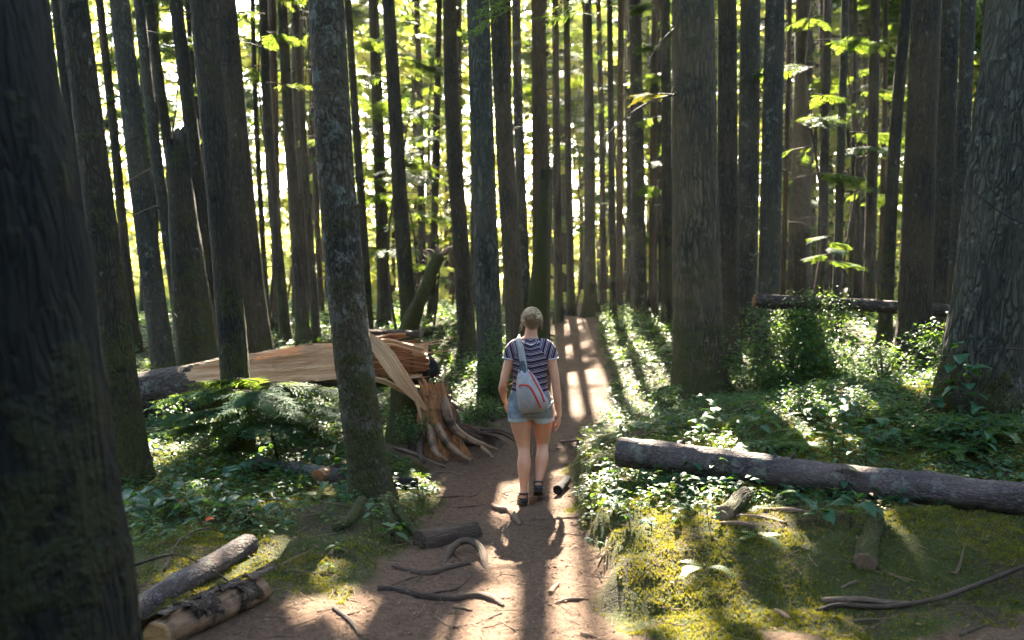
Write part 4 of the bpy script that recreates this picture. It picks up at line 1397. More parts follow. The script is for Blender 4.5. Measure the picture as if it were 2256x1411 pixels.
fg_log('half_buried_log', 'dark fibrous half buried log at the left edge of the path', (925, 1205), (1046, 1182), .085, M_root, M_root, .25, amp=.012, fr=16, seed=10)
fg_log('small_dark_log', 'small dark log end beside the mossy tree at the left of the path', (862, 1078), (918, 1082), .06, M_char, M_char, .7, amp=.008, seed=11)
fg_log('mossed_branch_log', 'grey log lying in the leaves behind the small green sapling', (560, 1035), (760, 1062), .075, M_bark_log, M_wood_cut, .5, amp=.008, seed=12)
fg_log('leaf_hidden_log', 'orange ended log behind the left side of the main leaning tree', (700, 1065), (762, 1040), .06, M_wood_old, M_wood_orange, .8, seed=13)
fg_log('wood_block', 'dark upright block of wood at the right edge of the path by the heels', (1228, 1095), (1250, 1072), .04, M_char, M_char, 1.3, amp=.006, seed=14)
fg_log('distant_log', 'dark log across the end of the path, upper one', (1196, 704), (1262, 690), .09, M_bark_mossy, M_wood_cut, .8, seed=15)
fg_log('distant_log', 'dark log lying behind the leaning limb', (925, 742), (1035, 722), .09, M_bark_mossy, M_wood_cut, .8, seed=16)
fg_log('distant_log', 'log in the low green plants under the raised fallen trunk at far left', (335, 965), (425, 945), .05, M_bark_log, M_wood_cut, .8, seed=17)


def ground_stick(name, label, cat, px_pts, R, mat, lifts=None, group=None, n=None, seg=9, amp=.003, forks=()):
    lifts = lifts or [0.4] * len(px_pts)
    r0 = R[0] if isinstance(R, (list, tuple)) else R
    W = [on(p[0], p[1], 0) for p in px_pts]
    W = np.array([w + [0, 0, (l * r0 if abs(l) < 3 else l / 100.0)] for w, l in zip(W, lifts)])
    base = W.mean(0)
    t = thing(name, label, cat, base, group)
    R = R if isinstance(R, (list, tuple)) else list(np.linspace(R, R * .45, len(W)))
    tube_obj('stem', W - base, R, mat, t, n=n or 7 * len(W), seg=seg, amp=amp, fr=40, seed=int(abs(base[0]) * 50))
    for f in forks:
        q = np.array([on(a, b_, .4 * r0) for a, b_ in f]) - base
        tube_obj('fork', q, list(np.linspace(r0 * .55, r0 * .15, len(q))), mat, t, n=5 * len(q), seg=7, amp=amp * .6, fr=40)
    return t


S_ = ground_stick
S_('arched_root', 'thick root arching up out of the path left of centre', 'root', [(972, 1250), (1000, 1218), (1030, 1215), (1058, 1228), (1076, 1262)], [.018, .026, .023, .025, .016], M_root, lifts=[-1, 4.5, 7, 5.5, -2], amp=.008, seg=12,
   forks=[[(998, 1222), (1012, 1238), (1030, 1250)], [(1000, 1220), (975, 1240), (950, 1252)]])
S_('path_root', 'long pale-topped root lying across the lower left of the path', 'root', [(832, 1302), (880, 1305), (925, 1318), (985, 1322), (1050, 1318), (1085, 1325), (1110, 1342)], [.018, .024, .026, .023, .025, .025, .008], M_root, amp=.004, forks=[[(925, 1318), (965, 1310), (1005, 1302), (1035, 1278), (1036, 1262)]])
S_('path_root', 'forked root running below the arched root', 'root', [(866, 1252), (905, 1262), (940, 1268), (980, 1258), (1010, 1248), (1036, 1245)], [.011, .017, .021, .020, .018, .010], M_root, forks=[[(940, 1268), (890, 1282), (845, 1300), (832, 1312)], [(930, 1272), (905, 1300)]])
S_('path_root', 'root loop in the trodden earth at the bottom left', 'root', [(735, 1345), (760, 1362), (778, 1382), (792, 1405)], [.011, .016, .016, .008], M_root, forks=[[(760, 1362), (778, 1345), (768, 1325)], [(762, 1360), (790, 1352), (795, 1338)]])
S_('driftwood', 'twisted grey piece of wood in the middle of the path behind the heels', 'wood piece', [(1086, 1122), (1106, 1128), (1122, 1132), (1135, 1146), (1146, 1160)], [.018, .024, .022, .028, .012], M_stick, lifts=[1, 1, 1, 1, .5], amp=.008)
S_('thin_root', 'thin straight root crossing the path below the heels', 'root', [(1146, 1148), (1200, 1146), (1250, 1143), (1285, 1142)], [.006, .006, .006, .003], M_stick)
S_('stick', 'bare pale stick beside the roots of the torn stump', 'stick', [(866, 993), (905, 1004), (945, 1018), (980, 1034)], [.015, .018, .014, .010], M_stick, lifts=[2, 1.5, 1, 1], forks=[])
S_('stick', 'short forked pale stick left of the walker', 'stick', [(960, 1045), (985, 1043), (1020, 1048)], [.012, .009, .004], M_stick, forks=[[(968, 1045), (980, 1034)]])
S_('stick', 'upper of two dark sticks on the path right of the walker', 'stick', [(1236, 976), (1275, 976), (1322, 980)], .016, M_root)
S_('stick', 'lower of two dark sticks on the path right of the walker', 'stick', [(1226, 992), (1262, 988), (1312, 990)], .013, M_root)
S_('stick', 'curved dark root left of the lower legs', 'root', [(965, 1098), (1010, 1095), (1045, 1094), (1064, 1080)], .009, M_root)
S_('stick', 'dark twig between the curved root and the grey driftwood', 'stick', [(1010, 1120), (1050, 1116), (1080, 1110)], .006, M_root)
S_('stick', 'stick bent over the mottled log at the lower left', 'stick', [(362, 1262), (395, 1225), (450, 1200), (505, 1192)], .009, M_twig, lifts=[1, 8, 10, 4])
S_('stick', 'thin dark stick crossing the front of the mottled log', 'stick', [(298, 1268), (380, 1268), (440, 1275), (510, 1292)], .009, M_twig, lifts=[6, 12, 9, 1])
S_('stick', 'pale forked twig at the edge of the left moss', 'stick', [(604, 1262), (625, 1245), (660, 1228), (700, 1205)], .009, M_stick, forks=[[(625, 1245), (650, 1232), (655, 1222)]])
S_('stick', 'pale twig left of the main tree foot', 'stick', [(705, 1105), (740, 1112), (765, 1118)], .006, M_stick)
S_('stick', 'pointed weathered stick under the long grey log', 'stick', [(1682, 1128), (1740, 1130), (1800, 1136)], [.016, .022, .010], M_stick)
S_('stick', 'short weathered stick in front of the sawn log', 'stick', [(1612, 1142), (1670, 1146), (1732, 1158)], [.018, .020, .012], M_stick)
S_('stick', 'short thick stick among small leaves below the sawn log', 'stick', [(1588, 1158), (1625, 1160), (1660, 1162)], [.016, .018, .014], M_stick)
S_('branch', 'long dark curved branch lying along the bottom right', 'branch', [(1800, 1350), (1850, 1345), (1950, 1348), (2060, 1338), (2160, 1315), (2262, 1298)], [.010, .013, .014, .014, .013, .011], M_twig, lifts=[1, 1, 1, 3.5, 7, 11], forks=[[(1850, 1345), (1810, 1352), (1780, 1362)], [(2060, 1338), (2130, 1330), (2200, 1312)]])
S_('stick', 'straight pale stick along the upper side of the long dark branch', 'stick', [(1810, 1328), (1890, 1332), (1960, 1332), (2030, 1335)], [.016, .018, .015, .006], M_stick)
S_('stick', 'thin stick in the lower right corner', 'stick', [(1880, 1372), (1960, 1366), (2060, 1362)], .007, M_stick)
S_('stick', 'thin root rising at the lower right corner', 'stick', [(2115, 1405), (2165, 1385), (2205, 1370)], .006, M_twig)
S_('stick', 'pale chip of wood in the sunlit earth at lower right', 'wood chip', [(1706, 1350), (1722, 1356), (1740, 1368)], [.016, .018, .008], M_wood_old)
S_('stick', 'little upright forked twig in the moss at far right', 'stick', [(2095, 1268), (2110, 1262), (2128, 1236)], .008, M_stick, lifts=[1, 1, 12])
S_('stick', 'pointed stick on the boundary of the sunlit moss', 'stick', [(1850, 1300), (1880, 1292), (1893, 1285)], [.006, .012, .004], M_stick)
S_('stick', 'straight twig on the path near the bottom edge', 'stick', [(1098, 1372), (1130, 1392), (1160, 1412)], .006, M_stick)
S_('stick', 'thin twig lying left of the bottom twig', 'stick', [(1000, 1385), (1050, 1378), (1105, 1352)], .006, M_root)
S_('stick', 'short straight twig in the lower left of the path', 'stick', [(958, 1362), (978, 1376), (998, 1388)], .006, M_stick)
S_('stick', 'thin root hanging down the right bank', 'root', [(1338, 1190), (1330, 1240), (1318, 1262), (1326, 1290)], .008, M_root, lifts=[2, 3, 3, 1])
S_('stick', 'curved twig on the right side of the path', 'stick', [(1208, 1338), (1250, 1326), (1296, 1324)], [.008, .012, .006], M_stick)
S_('wood_chip', 'pale wood chip standing near the bottom right of the path', 'wood chip', [(1212, 1310), (1220, 1300), (1230, 1290)], [.014, .016, .006], M_wood_old)
S_('wood_chip', 'flat wood chip at the bottom edge right of centre', 'wood chip', [(1280, 1402), (1296, 1405), (1316, 1408)], [.010, .014, .006], M_wood_old)
S_('wood_chip', 'wood chip below the long root', 'wood chip', [(998, 1342), (1018, 1344), (1040, 1349)], [.008, .010, .006], M_wood_old)
S_('stick', 'pale stick in the brush behind the main tree, upper one', 'stick', [(640, 935), (700, 955), (760, 968)], .014, M_root, lifts=[3, 2, 1])
S_('stick', 'brown stick in the brush behind the main tree, lower one', 'stick', [(655, 958), (715, 968), (765, 964)], .012, M_stick, lifts=[3, 2, 3])
S_('branch', 'thin bare dead branch sticking up at the right edge', 'branch', [(2120, 1010), (2160, 985), (2200, 962)], .006, M_twig, lifts=[1, 9, 20])

# roots of the main leaning tree
mb = np.array(main_tree.location)
for k, (q, r) in enumerate([([(855, 1120), (885, 1150), (915, 1185), (930, 1215)], .045), ([(800, 1130), (770, 1155), (735, 1170)], .045), ([(845, 1125), (860, 1160), (865, 1185)], .04)]):
    W = np.array([on(a, b_, r * .5) for a, b_ in q]) - mb
    W[0, 2] += .06
    tube_obj('root', W, [r, r * .8, r * .5, r * .25][:len(q)], M_bark_moss, main_tree, n=18, seg=12, amp=.006, fr=20, seed=k)

# bare twigs and hanging boughs on the measured trees
def tree_bough(t, pts, r, mat=M_twig, name='branch'):
    b_ = np.array(t.location)
    return tube_obj(name, [P(*q) - b_ for q in pts], list(np.linspace(r, r * .2, len(pts))), mat, t, n=6 * len(pts), seg=6)


hb = tree_bough(big_right, [(1490, 208, 12.2), (1440, 222, 11.8), (1390, 250, 11.4), (1335, 300, 11.0), (1300, 350, 10.8)], .016)
tree_bough(big_right, [(1488, 60, 12.1), (1450, 100, 10.6), (1400, 190, 10.3)], .010)
rt = [o for o in COL.objects if o.get('label', '').startswith('massive grey deeply')][0]
tree_bough(rt, [(2256, 494, 8.0), (2200, 465, 7.9), (2150, 425, 7.8), (2112, 392, 7.8), (2103, 345, 7.8)], .008)
tree_bough(rt, [(2112, 392, 7.8), (2098, 372, 7.8), (2100, 350, 7.8)], .004)
tree_bough(rt, [(2256, 770, 7.6), (2200, 768, 7.6), (2145, 770, 7.6)], .008)
gt = [o for o in COL.objects if o.get('label', '').startswith('mottled grey tree')][0]
tree_bough(gt, [(318, 298, 12.9), (285, 310, 12.7), (262, 335, 12.6), (245, 375, 12.5)], .014)
tree_bough(gt, [(330, 372, 12.9), (290, 395, 12.7), (262, 415, 12.6)], .010, M_stick)
tree_bough(gt, [(345, 453, 12.9), (300, 472, 12.7), (262, 498, 12.6)], .010, M_stick)
# bright bough hanging in at the top centre
kt = [o for o in COL.objects if o.get('label', '').startswith('dark slim tree under the hanging')][0]
kb = np.array(kt.location)
for k, (px, py, az, L) in enumerate([(1395, -60, 3.5, 1.5), (1330, -40, 4.0, 1.3), (1420, -20, 3.9, 1.1), (1350, -30, 4.6, 1.2)]):
    leafy_bough(kt, P(px, py, 10.2) - kb, az, L, 34, SPRAY_MID, .75, droop=.55, up=.1)
mosst = leafy_bough(big_right, P(1485, 210, 12.1) - np.array(big_right.location), 3.4, .5, 14, SPRAY_FINE, .8, droop=.2, mat=M_moss)

# ------------------------------------------------------------------ plants
def leaf_base(w=.55, fold=.16, tip=.12, nseg=6):
    xs = np.linspace(0, 1, nseg + 1)
    prof = np.sin(np.clip(xs, 0, 1) ** .8 * math.pi) ** .75 * w / 2
    V, uv = [], []
    for i, x in enumerate(xs):
        z = -tip * x ** 2 + .05 * math.sin(x * 3)
        for s in (-1, -.5, 0, .5, 1):
            V.append((x, s * prof[i], z + fold * abs(s) * prof[i] * 2 - .02 * (abs(s) == 1)))
            uv.append((x, s * prof[i], 0))
    F = []
    for i in range(nseg):
        for j in range(4):
            a = i * 5 + j
            F.append([a, a + 5, a + 6, a + 1])
    return np.array(V), np.array(F), np.array(uv)


LEAVES = []
for k, (w, fo, tp) in enumerate([(.58, .16, .14), (.66, .1, .25), (.5, .25, .2), (.62, .05, .35)]):
    V, F, uv = leaf_base(w, fo, tp)
    for q in range(2):
        LEAVES.append(build_mesh('leaf', V + rng.normal(0, .008, V.shape), F, True, {'luv': uv, 'tint': np.full(len(V), rng.uniform(.1, .95))}))
        LEAVES[-1].materials.append(M_leaf)


def broadleaf_plant(label, px, py, n=9, size=.09, h=.16, spread=.14, group=None, world=None, name='broadleaf_plant', stems=3):
    b_ = G(px, py) if world is None else world
    t = thing(name, label, 'plant', b_, group)
    parts = []
    k = 0
    for s in range(stems):
        a = rng.uniform(0, 6.28)
        top = np.array([math.cos(a) * spread * rng.uniform(.3, 1), math.sin(a) * spread * rng.uniform(.3, 1), h * rng.uniform(.7, 1.2)])
        pts = np.array([[0, 0, -.02], top * [.35, .35, .6], top])
        sp = smooth_path(pts, 7)
        parts.append(tube_np(sp, np.linspace(.003, .0012, 7), 4))
        m = max(2, round(n / stems))
        for q in range(m):
            f = 1 - q / m * .75
            p = np.array([np.interp(f, np.linspace(0, 1, 7), sp[:, i]) for i in range(3)])
            az = a + q * 2.4 + rng.normal(0, .3)
            o = bpy.data.objects.new('leaf', LEAVES[int(rng.integers(len(LEAVES)))])
            COL.objects.link(o); o.parent = t
            sc = size * rng.uniform(.7, 1.2)
            o.location = tuple(p)
            o.rotation_euler = (rng.normal(0, .18), rng.uniform(-.25, .35), az)
            o.scale = (sc, sc, sc)
    V, F, fl = merge(parts)
    link('stem', build_mesh('stem', V, F, True, {'fl': fl}), M_twig, t)
    return t


bp = broadleaf_plant
bp('low plant with broad teal green leaves in front of the main leaning tree', 868, 1200, 10, .105, .15, .17, stems=3)
bp('small two-stemmed plant left of the one in front of the main tree', 818, 1175, 5, .085, .18, .06, stems=2)
bp('tiny flat leaved seedling in the moss below the main tree', 735, 1225, 3, .07, .05, .06, stems=1)
bp('tiny two leaf seedling lower in the moss left of the path', 722, 1258, 3, .05, .05, .05, stems=1)
bp('small plant with lit round leaves growing from the right bank', 1325, 1215, 5, .06, .10, .10, stems=2)
bp('big leaved pale green plant left against the main leaning trunk', 745, 1050, 9, .13, .22, .18, stems=3)
bp('plant with a few big white sunlit leaves at the apex of the lit moss', 1800, 1165, 8, .115, .20, .16, stems=3)
bp('plant with large shaded leaves behind the sunlit leaves', 1870, 1165, 7, .14, .18, .18, stems=3)
bp('climbing leafy plant against the foot of the massive right edge tree', 2120, 930, 14, .16, .55, .16, stems=4)
bp('large leaved plant left of the foot of the massive right edge tree', 2050, 930, 10, .15, .4, .2, stems=3)
bp('plant with white sunlit leaves behind the middle of the long grey log', 1845, 1035, 10, .08, .30, .10, stems=3)
bp('smaller sunlit leaves right of it behind the long grey log', 1905, 1040, 9, .08, .20, .12, stems=3)
bp('plant with drooping pink white leaves over the front of the long grey log', 1560, 1075, 12, .075, .22, .16, stems=3)
bp('plant leaning over the long grey log near its middle', 1860, 1110, 7, .11, .26, .10, stems=2)
left_spots, right_spots = [], []
while len(left_spots) < 34:
    px, py = rng.uniform(290, 780), rng.uniform(985, 1190)
    if py > 1110 and px > 640: continue
    left_spots.append((px, py))
def rank_labels(spots, fmt, rows):
    out = {}
    ys = sorted(p[1] for p in spots)
    cuts = [ys[len(ys) * k // len(rows)] for k in range(len(rows))] + [1e9]
    for r_, rn in enumerate(rows):
        row = sorted([p for p in spots if cuts[r_] <= p[1] < cuts[r_ + 1]])
        for k, p in enumerate(row):
            out[p] = fmt % (ORD[k], rn)
    return out


LL = rank_labels(left_spots, '%s broad leaved plant from the left in the %s row of the leafy left hollow', ['back', 'middle', 'front'])
for px, py in sorted(left_spots, key=lambda q: q[1]):
    bp(LL[(px, py)], px, py, 7, rng.uniform(.09, .125), rng.uniform(.10, .24), .15, 'broad leaved plants in the left hollow', stems=2)
while len(right_spots) < 26:
    px, py = rng.uniform(1300, 1620), rng.uniform(1045, 1170)
    right_spots.append((px, py))
LL = rank_labels(right_spots, '%s small leaved low plant from the left in the %s row on the right bank', ['back', 'front'])
for px, py in right_spots:
    bp(LL[(px, py)], px, py, 7, rng.uniform(.05, .075), rng.uniform(.07, .14), .11, 'low leafy plants on the right bank', stems=2)
nb_spots = [(rng.uniform(1330, 2200), rng.uniform(900, 1000)) for _ in range(30)]
nb_spots = [p for p in nb_spots if not (1470 < p[0] < 1620 and p[1] < 930)]
LL = rank_labels(nb_spots, '%s leafy plant from the left in the %s row behind the long grey log', ['back', 'front'])
for px, py in nb_spots:
    if 1470 < px < 1620 and py < 930: continue
    bp(LL[(px, py)], px, py, 8, rng.uniform(.08, .13), rng.uniform(.12, .28), .16, 'leafy plants behind the long grey log', stems=2)


def fern(label, px, py, nf=6, L=.3, world=None, az0=0, mat=None, group=None):
    b_ = G(px, py) if world is None else world
    t = thing('fern', label, 'fern', b_, group)
    for k in range(nf):
        a = az0 + k * 6.283 / nf + rng.normal(0, .2)
        l = L * rng.uniform(.75, 1.1)
        V, F4, F3, o = [], [], [], 0
        m = 13
        items = [((0, 0, 0), (1, 0, 0), .008, .008)]
        for q in range(m):
            f = .14 + .84 * q / m
            for s in (-1, 1):
                ll = .20 * math.sin(min(1, f * 1.25 + .12) * 2.7) + .02
                items.append(((f, 0, 0), (f + ll * .35, s * ll, 0), .018, .024))
        for p0, p1, w0, w1 in items:
            v, _ = strip(p0, p1, w0, w1)
            v[:, 2] += .55 * v[:, 0] - .62 * v[:, 0] ** 2
            V.append(v); F4.append([o, o + 4, o + 2, o + 1]); F3.append([o + 4, o + 3, o + 2]); o += 5
        V = np.vstack(V) * l
        c, s = math.cos(a), math.sin(a)
        V = V @ np.array([[c, s, 0], [-s, c, 0], [0, 0, 1]])
        link('frond', build_mesh('frond', V, [np.array(F4), np.array(F3)], False, {'tint': np.full(len(V), rng.random())}), mat or M_fern, t)
    return t


fern('small bright green fern just above the sunlit moss', 1675, 1190, 5, .20)
fern('shaded fern frond cluster at the lower left edge of the sunlit moss', 1550, 1255, 4, .24, az0=2.6)
fern('pale fern beside the sawn log end', 1645, 1125, 5, .20)
fk = 0
for px, py, l in [(1460, 1010, .0), (1690, 985, .3), (1780, 960, .35), (1880, 930, .38), (1990, 960, .35), (1650, 930, .32), (2090, 1000, .34), (1400, 940, .3), (2200, 960, .4)]:
    fk += 1
    if l: fern('green fern number %s from the thick brown tree, behind the long grey log' % ORD[fk - 2] if False else ['', 'green fern behind the upper middle of the long grey log', 'fern between the long grey log and the dense green bush', 'fern right of the dense bush, behind the grey log', 'fern in front of the foot of the straight knotty brown tree', 'fern on the slope left of the dense green bush', 'fern between the knotty brown tree and the massive right tree', 'fern at the path edge left of the thick brown tree', 'fern at the far right beside the massive tree foot'][fk - 1], px, py, 7, l, group='ferns behind the long grey log')

rf_ = np.random.default_rng(91)
fr_spots = [(rf_.uniform(1600, 2230), rf_.uniform(870, 1000)) for _ in range(18)]
LL = rank_labels(fr_spots, '%s small fern from the left in the %s row on the right slope', ['back', 'middle', 'front'])
for p in fr_spots: fern(LL[p], p[0], p[1], 6, rf_.uniform(.18, .34), group='small ferns on the right slope')
fr_spots = [(rf_.uniform(300, 760), rf_.uniform(930, 1100)) for _ in range(14)]
LL = rank_labels(fr_spots, '%s small fern from the left in the %s row of the left hollow', ['back', 'front'])
for p in fr_spots: fern(LL[p], p[0], p[1], 6, rf_.uniform(.16, .30), group='small ferns in the left hollow')
Y('small hemlock sapling with spreading fronds, one sunlit, in front of the fallen trunk', 612, 9.2, .80, .40, .62, 9, spray=SPRAY_FINE, size=1.15, per=34, cat='sapling', group=None, r=.014, lean=-.22, taper=.35)
sp_ = [o for o in COL.objects if o.get('label', '').startswith('small hemlock sapling')][0]
for k, (az, L, z, per) in enumerate([(2.9, .85, .70, 46), (3.4, .7, .55, 40), (.25, .75, .74, 40), (-.4, .55, .62, 30), (2.4, .7, .8, 36), (.9, .5, .78, 26), (3.1, .8, .42, 40)]):
    leafy_bough(sp_, (-.22 * z, 0, z), az, L, per, SPRAY_FINE, 1.2, droop=.22, wood_r=.007, up=.15)
for k, (az, L, z) in enumerate([(.5, .35, .5), (.9, .45, .62), (3.4, .4, .45), (3.8, .35, .3), (-.3, .3, .3)]):
    dead_branch(sp_, z, az, L, .005, .02, x0=-.22 * z, seed=k, mat=M_stick)


def bush(label, centre, rad, n_stems, n_leaf, leafsize, name='leafy_bush', cat='bush', flat=True, mat=None):
    c = np.array(centre, float)
    b_ = np.array([c[0], c[1], H1(c[0], c[1])])
    t = thing(name, label, cat, b_)
    Q = []
    for k in range(n_stems):
        e = rng.normal(0, 1, 3); e /= np.linalg.norm(e)
        e = c - b_ + e * rad * rng.uniform(.55, 1.0)
        e[2] = max(e[2], .08)
        m = np.array([e[0] * .4 + rng.normal(0, .05), e[1] * .4, e[2] * .65])
        sp = smooth_path(np.array([[0, 0, -.05], m, e]), 14)
        o = tube_np(sp, np.linspace(.008, .0015, 14), 5)
        link('stem', build_mesh('stem', o[0], o[1], True, {'fl': o[2]}), M_twig, t)
        i = rng.integers(6, 14, n_leaf // n_stems)
        p = sp[i] + rng.normal(0, 1, (len(i), 3)) * np.array(rad) * np.array([.22, .22, .12])
        Q.append(p)
    Q = np.vstack(Q)
    V0, F0, uv = leaf_base(.6, .15, .15, 2)
    V0 = V0[[i * 5 + j for i in range(3) for j in (0, 2, 4)]]
    F0 = np.array([[0, 3, 4, 1], [1, 4, 5, 2], [3, 6, 7, 4], [4, 7, 8, 5]])
    s = leafsize * rng.uniform(.6, 1.25, len(Q))
    M = rotz(rng.uniform(0, 6.28, len(Q))) @ roty(rng.normal(.1, .3, len(Q))) @ rotx(rng.normal(0, .3, len(Q))) * s[:, None, None]
    V, F, tt = scatter_np(V0, [F0], M, Q)
    o = link('leaves', build_mesh('leaves', V, F, False, {'tint': tt}), mat or M_leaf_small, t)
    o['kind'] = 'stuff'
    return t


bush('large dense green bush in front of the old stump on the right', P(1765, 790, 11.9), np.array([.95, .5, .55]), 46, 7200, .055)
bush('green sprays of small leaves growing over the end of the raised log', P(1745, 672, 12.3), np.array([.75, .35, .22]), 22, 2300, .045)
bush('ivy like leafy growth at the foot of the thick dark tree behind the walker', P(1085, 800, 12.1), np.array([.26, .25, .55]), 14, 1700, .05)
bush('leafy bush left of the foot of the torn stump', P(905, 930, 9.9), np.array([.22, .15, .28]), 10, 700, .035)
bush('yellow green leafy bush at the right edge behind the long grey log', P(2130, 985, 7.9), np.array([.55, .35, .22]), 16, 1700, .035)
bush('thin leafy bush under the torn part of the fallen trunk', P(700, 930, 10.3), np.array([.7, .35, .22]), 14, 1100, .035)
bush('dark bush by the path bend left of the walker', P(1055, 905, 11.2), np.array([.35, .3, .2]), 10, 900, .04)
bush('leafy bush below the raised log at far right', P(2040, 770, 11.0), np.array([.35, .3, .28]), 12, 900, .045)

for lab_, px, py, w_, h_ in (('knee high leafy bush between the path and the thick brown tree', 1425, 800, .4, .26), ('low leafy bush at the left foot of the thick brown tree', 1470, 905, .25, .18),
                             ('leafy bush right of the foot of the thick brown tree', 1640, 870, .35, .26), ('leafy bush below the dense green bush', 1790, 910, .4, .22),
                             ('tall loose bush between the knotty brown tree and the massive tree', 2060, 850, .35, .42), ('loose bush left of the knotty brown tree foot', 1945, 850, .35, .30),
                             ('pale bush on the sunlit rise beyond the path bend', 1370, 730, .6, .35), ('low bush beside the leaning limb foot', 985, 760, .7, .35),
                             ('leafy bush under the left end of the fallen trunk', 400, 960, .45, .28), ('leafy bush at the foot of the dark tree left of the sapling', 470, 1010, .3, .30)):
    g_ = G(px, py)
    bush(lab_, (g_[0], g_[1], g_[2] + h_ * .7), np.array([w_, w_ * .8, h_]), 12, 620, .05)

# ------------------------------------------------------------------ ground cover nobody could count
def sprig_base(nl, seed):
    r_ = np.random.default_rng(seed)
    V0, F0, _ = leaf_base(.62, .12, .18, 2)
    k = np.array([i * 5 + j for i in range(3) for j in (0, 2, 4)])
    V0 = V0[k]
    F0 = np.array([[0, 3, 4, 1], [1, 4, 5, 2], [3, 6, 7, 4], [4, 7, 8, 5]])
    Vs, Fs, o = [], [], 0
    for q in range(nl):
        a = q * 2.4 + r_.normal(0, .3)
        f = q / nl
        M = rotz(np.array([a]))[0] @ roty(np.array([r_.uniform(-.3, .25)]))[0] * r_.uniform(.7, 1.1)
        p = np.array([math.cos(a) * .35, math.sin(a) * .35, .35 + f * 1.1])
        Vs.append(V0 @ M.T + p); Fs.append(F0 + o); o += len(V0)
    return np.vstack(Vs), [np.vstack(Fs)]


SPRIGS = [sprig_base(6, 1), sprig_base(8, 2)]


def rough_sprig(nl, seed):
    """for plants too far away to show folded leaves: one pointed pair of triangles per leaf"""
    r_ = np.random.default_rng(seed)
    Vs, Fs, o = [], [], 0
    for q in range(nl):
        a = q * 2.4 + r_.normal(0, .3)
        v = np.array([[0, 0, 0], [.5, -.3, .04], [1, 0, -.12], [.5, .3, .04]])
        M = rotz(np.array([a]))[0] @ roty(np.array([r_.uniform(-.3, .25)]))[0] * r_.uniform(.7, 1.1)
        Vs.append(v @ M.T + np.array([math.cos(a) * .35, math.sin(a) * .35, .35 + q / nl * 1.1])); Fs.append(np.array([[0, 1, 2, 3]]) + o); o += 4
    return np.vstack(Vs), [np.vstack(Fs)]


ROUGH = rough_sprig(8, 3)


def cover(name, label, n, xr, yr, dens, size, spray, mat, lift=0.0, flat=True, up_jit=.15, ysk=1.0):
    got = []
    tot = 0
    while tot < n:
        m = n * 3
        y = yr[0] + (yr[1] - yr[0]) * rng.random(m) ** ysk
        xa, xb = xr
        x = (xa(y) + (xb(y) - xa(y)) * rng.random(m))
        k = rng.random(m) < dens(x, y)
        got.append(np.stack([x[k], y[k]], -1)); tot += k.sum()
    q = np.vstack(got)[:n]
    z = H(q[:, 0], q[:, 1]) + lift
    s = size * rng.uniform(.55, 1.3, n) * (q[:, 1] * 0 + 1)
    M = rotz(rng.uniform(0, 6.28, n)) @ rotx(rng.normal(0, up_jit, n)) @ roty(rng.normal(0, up_jit, n)) * s[:, None, None]
    V, F, t = scatter_np(spray[0], spray[1], M, np.stack([q[:, 0], q[:, 1], z], -1))
    o = link(name, build_mesh(name, V, F, False, {'tint': t}), mat)
    return tag(o, label, 'ground cover', kind='stuff')


def clump(x, y, f=1.3, s=31, lo=-.25, hi=.35):
    return sstep(lo, hi, fbm(np.stack([x * f, y * f, 0 * x], -1), 3, s))


def off_path(x, y):
    return (1 - soil_mask(x, y)) > .75


def green_zone(x, y):
    """1 where low leaves grow, 0 on bare earth and in the mossy foreground"""
    l, r = path_edges(y)
    right = (x > r) * sstep(6.4, 7.0, y + .25 * np.minimum(x - 1.4, 1))
    left = (x < l) * sstep(6.3, 7.4, y - .6 * np.maximum(x + 1.6, -1)) * (1 - .7 * (np.hypot(x + 1.1, y - 7.6) < .9))
    return np.maximum(right, left) * off_path(x, y)


vw = lambda y: y * .56 + .5
cover('ground_leaves', 'small leafy plants covering the forest floor', 7500, (lambda y: -vw(y), vw), (6.2, 15), lambda x, y: green_zone(x, y) * (.2 + .8 * clump(x, y)), .066, SPRIGS[0], M_leaf_small, ysk=.9)
cover('fine_undergrowth', 'fine feathery undergrowth between the leaves', 6800, (lambda y: -vw(y), vw), (6.0, 14), lambda x, y: green_zone(x, y) * (.2 + .8 * clump(x, y, 1.7, 55)), .30, (lambda s_: (s_[0] @ roty(np.array([-.35]))[0].T, s_[1]))(FERNY), M_needle, lift=.03, up_jit=.35)
cover('far_ground_leaves', 'low leafy growth on the forest floor farther back', 9000, (lambda y: -vw(y), vw), (14, 34), lambda x, y: off_path(x, y) * (.3 + .7 * clump(x, y, .7, 61)), .115, ROUGH, M_leaf_small, ysk=.8)
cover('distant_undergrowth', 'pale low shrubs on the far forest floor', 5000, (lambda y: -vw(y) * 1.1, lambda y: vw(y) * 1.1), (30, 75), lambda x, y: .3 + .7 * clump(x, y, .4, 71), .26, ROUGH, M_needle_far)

MOSS = (np.vstack([np.array([[-.2, 0, -.1], [.2, 0, -.1], [math.cos(a) * .5, math.sin(a) * .5, 1.0 - .3 * (i % 2)]]) @ rotz(np.array([i * 1.3]))[0].T for i, a in enumerate(np.linspace(0, 6.28, 4, endpoint=False))]), [np.arange(12).reshape(4, 3)])


def moss_zone(x, y):
    l, r = path_edges(y)
    m = (1 - soil_mask(x, y))
    return (m > .5) * (.35 + .65 * (x > 0) + .65 * (x < 0) * sstep(.9, .4, np.abs(x + 1.45 + .35 * (y - 6)))) * (.06 + .30 * (x > .6) * (y < 7) + .94 * clump(x, y, 1.5, 41, -.3, .1)) * (.25 + .75 * clump(x, y, 6, 47, -.5, .2))


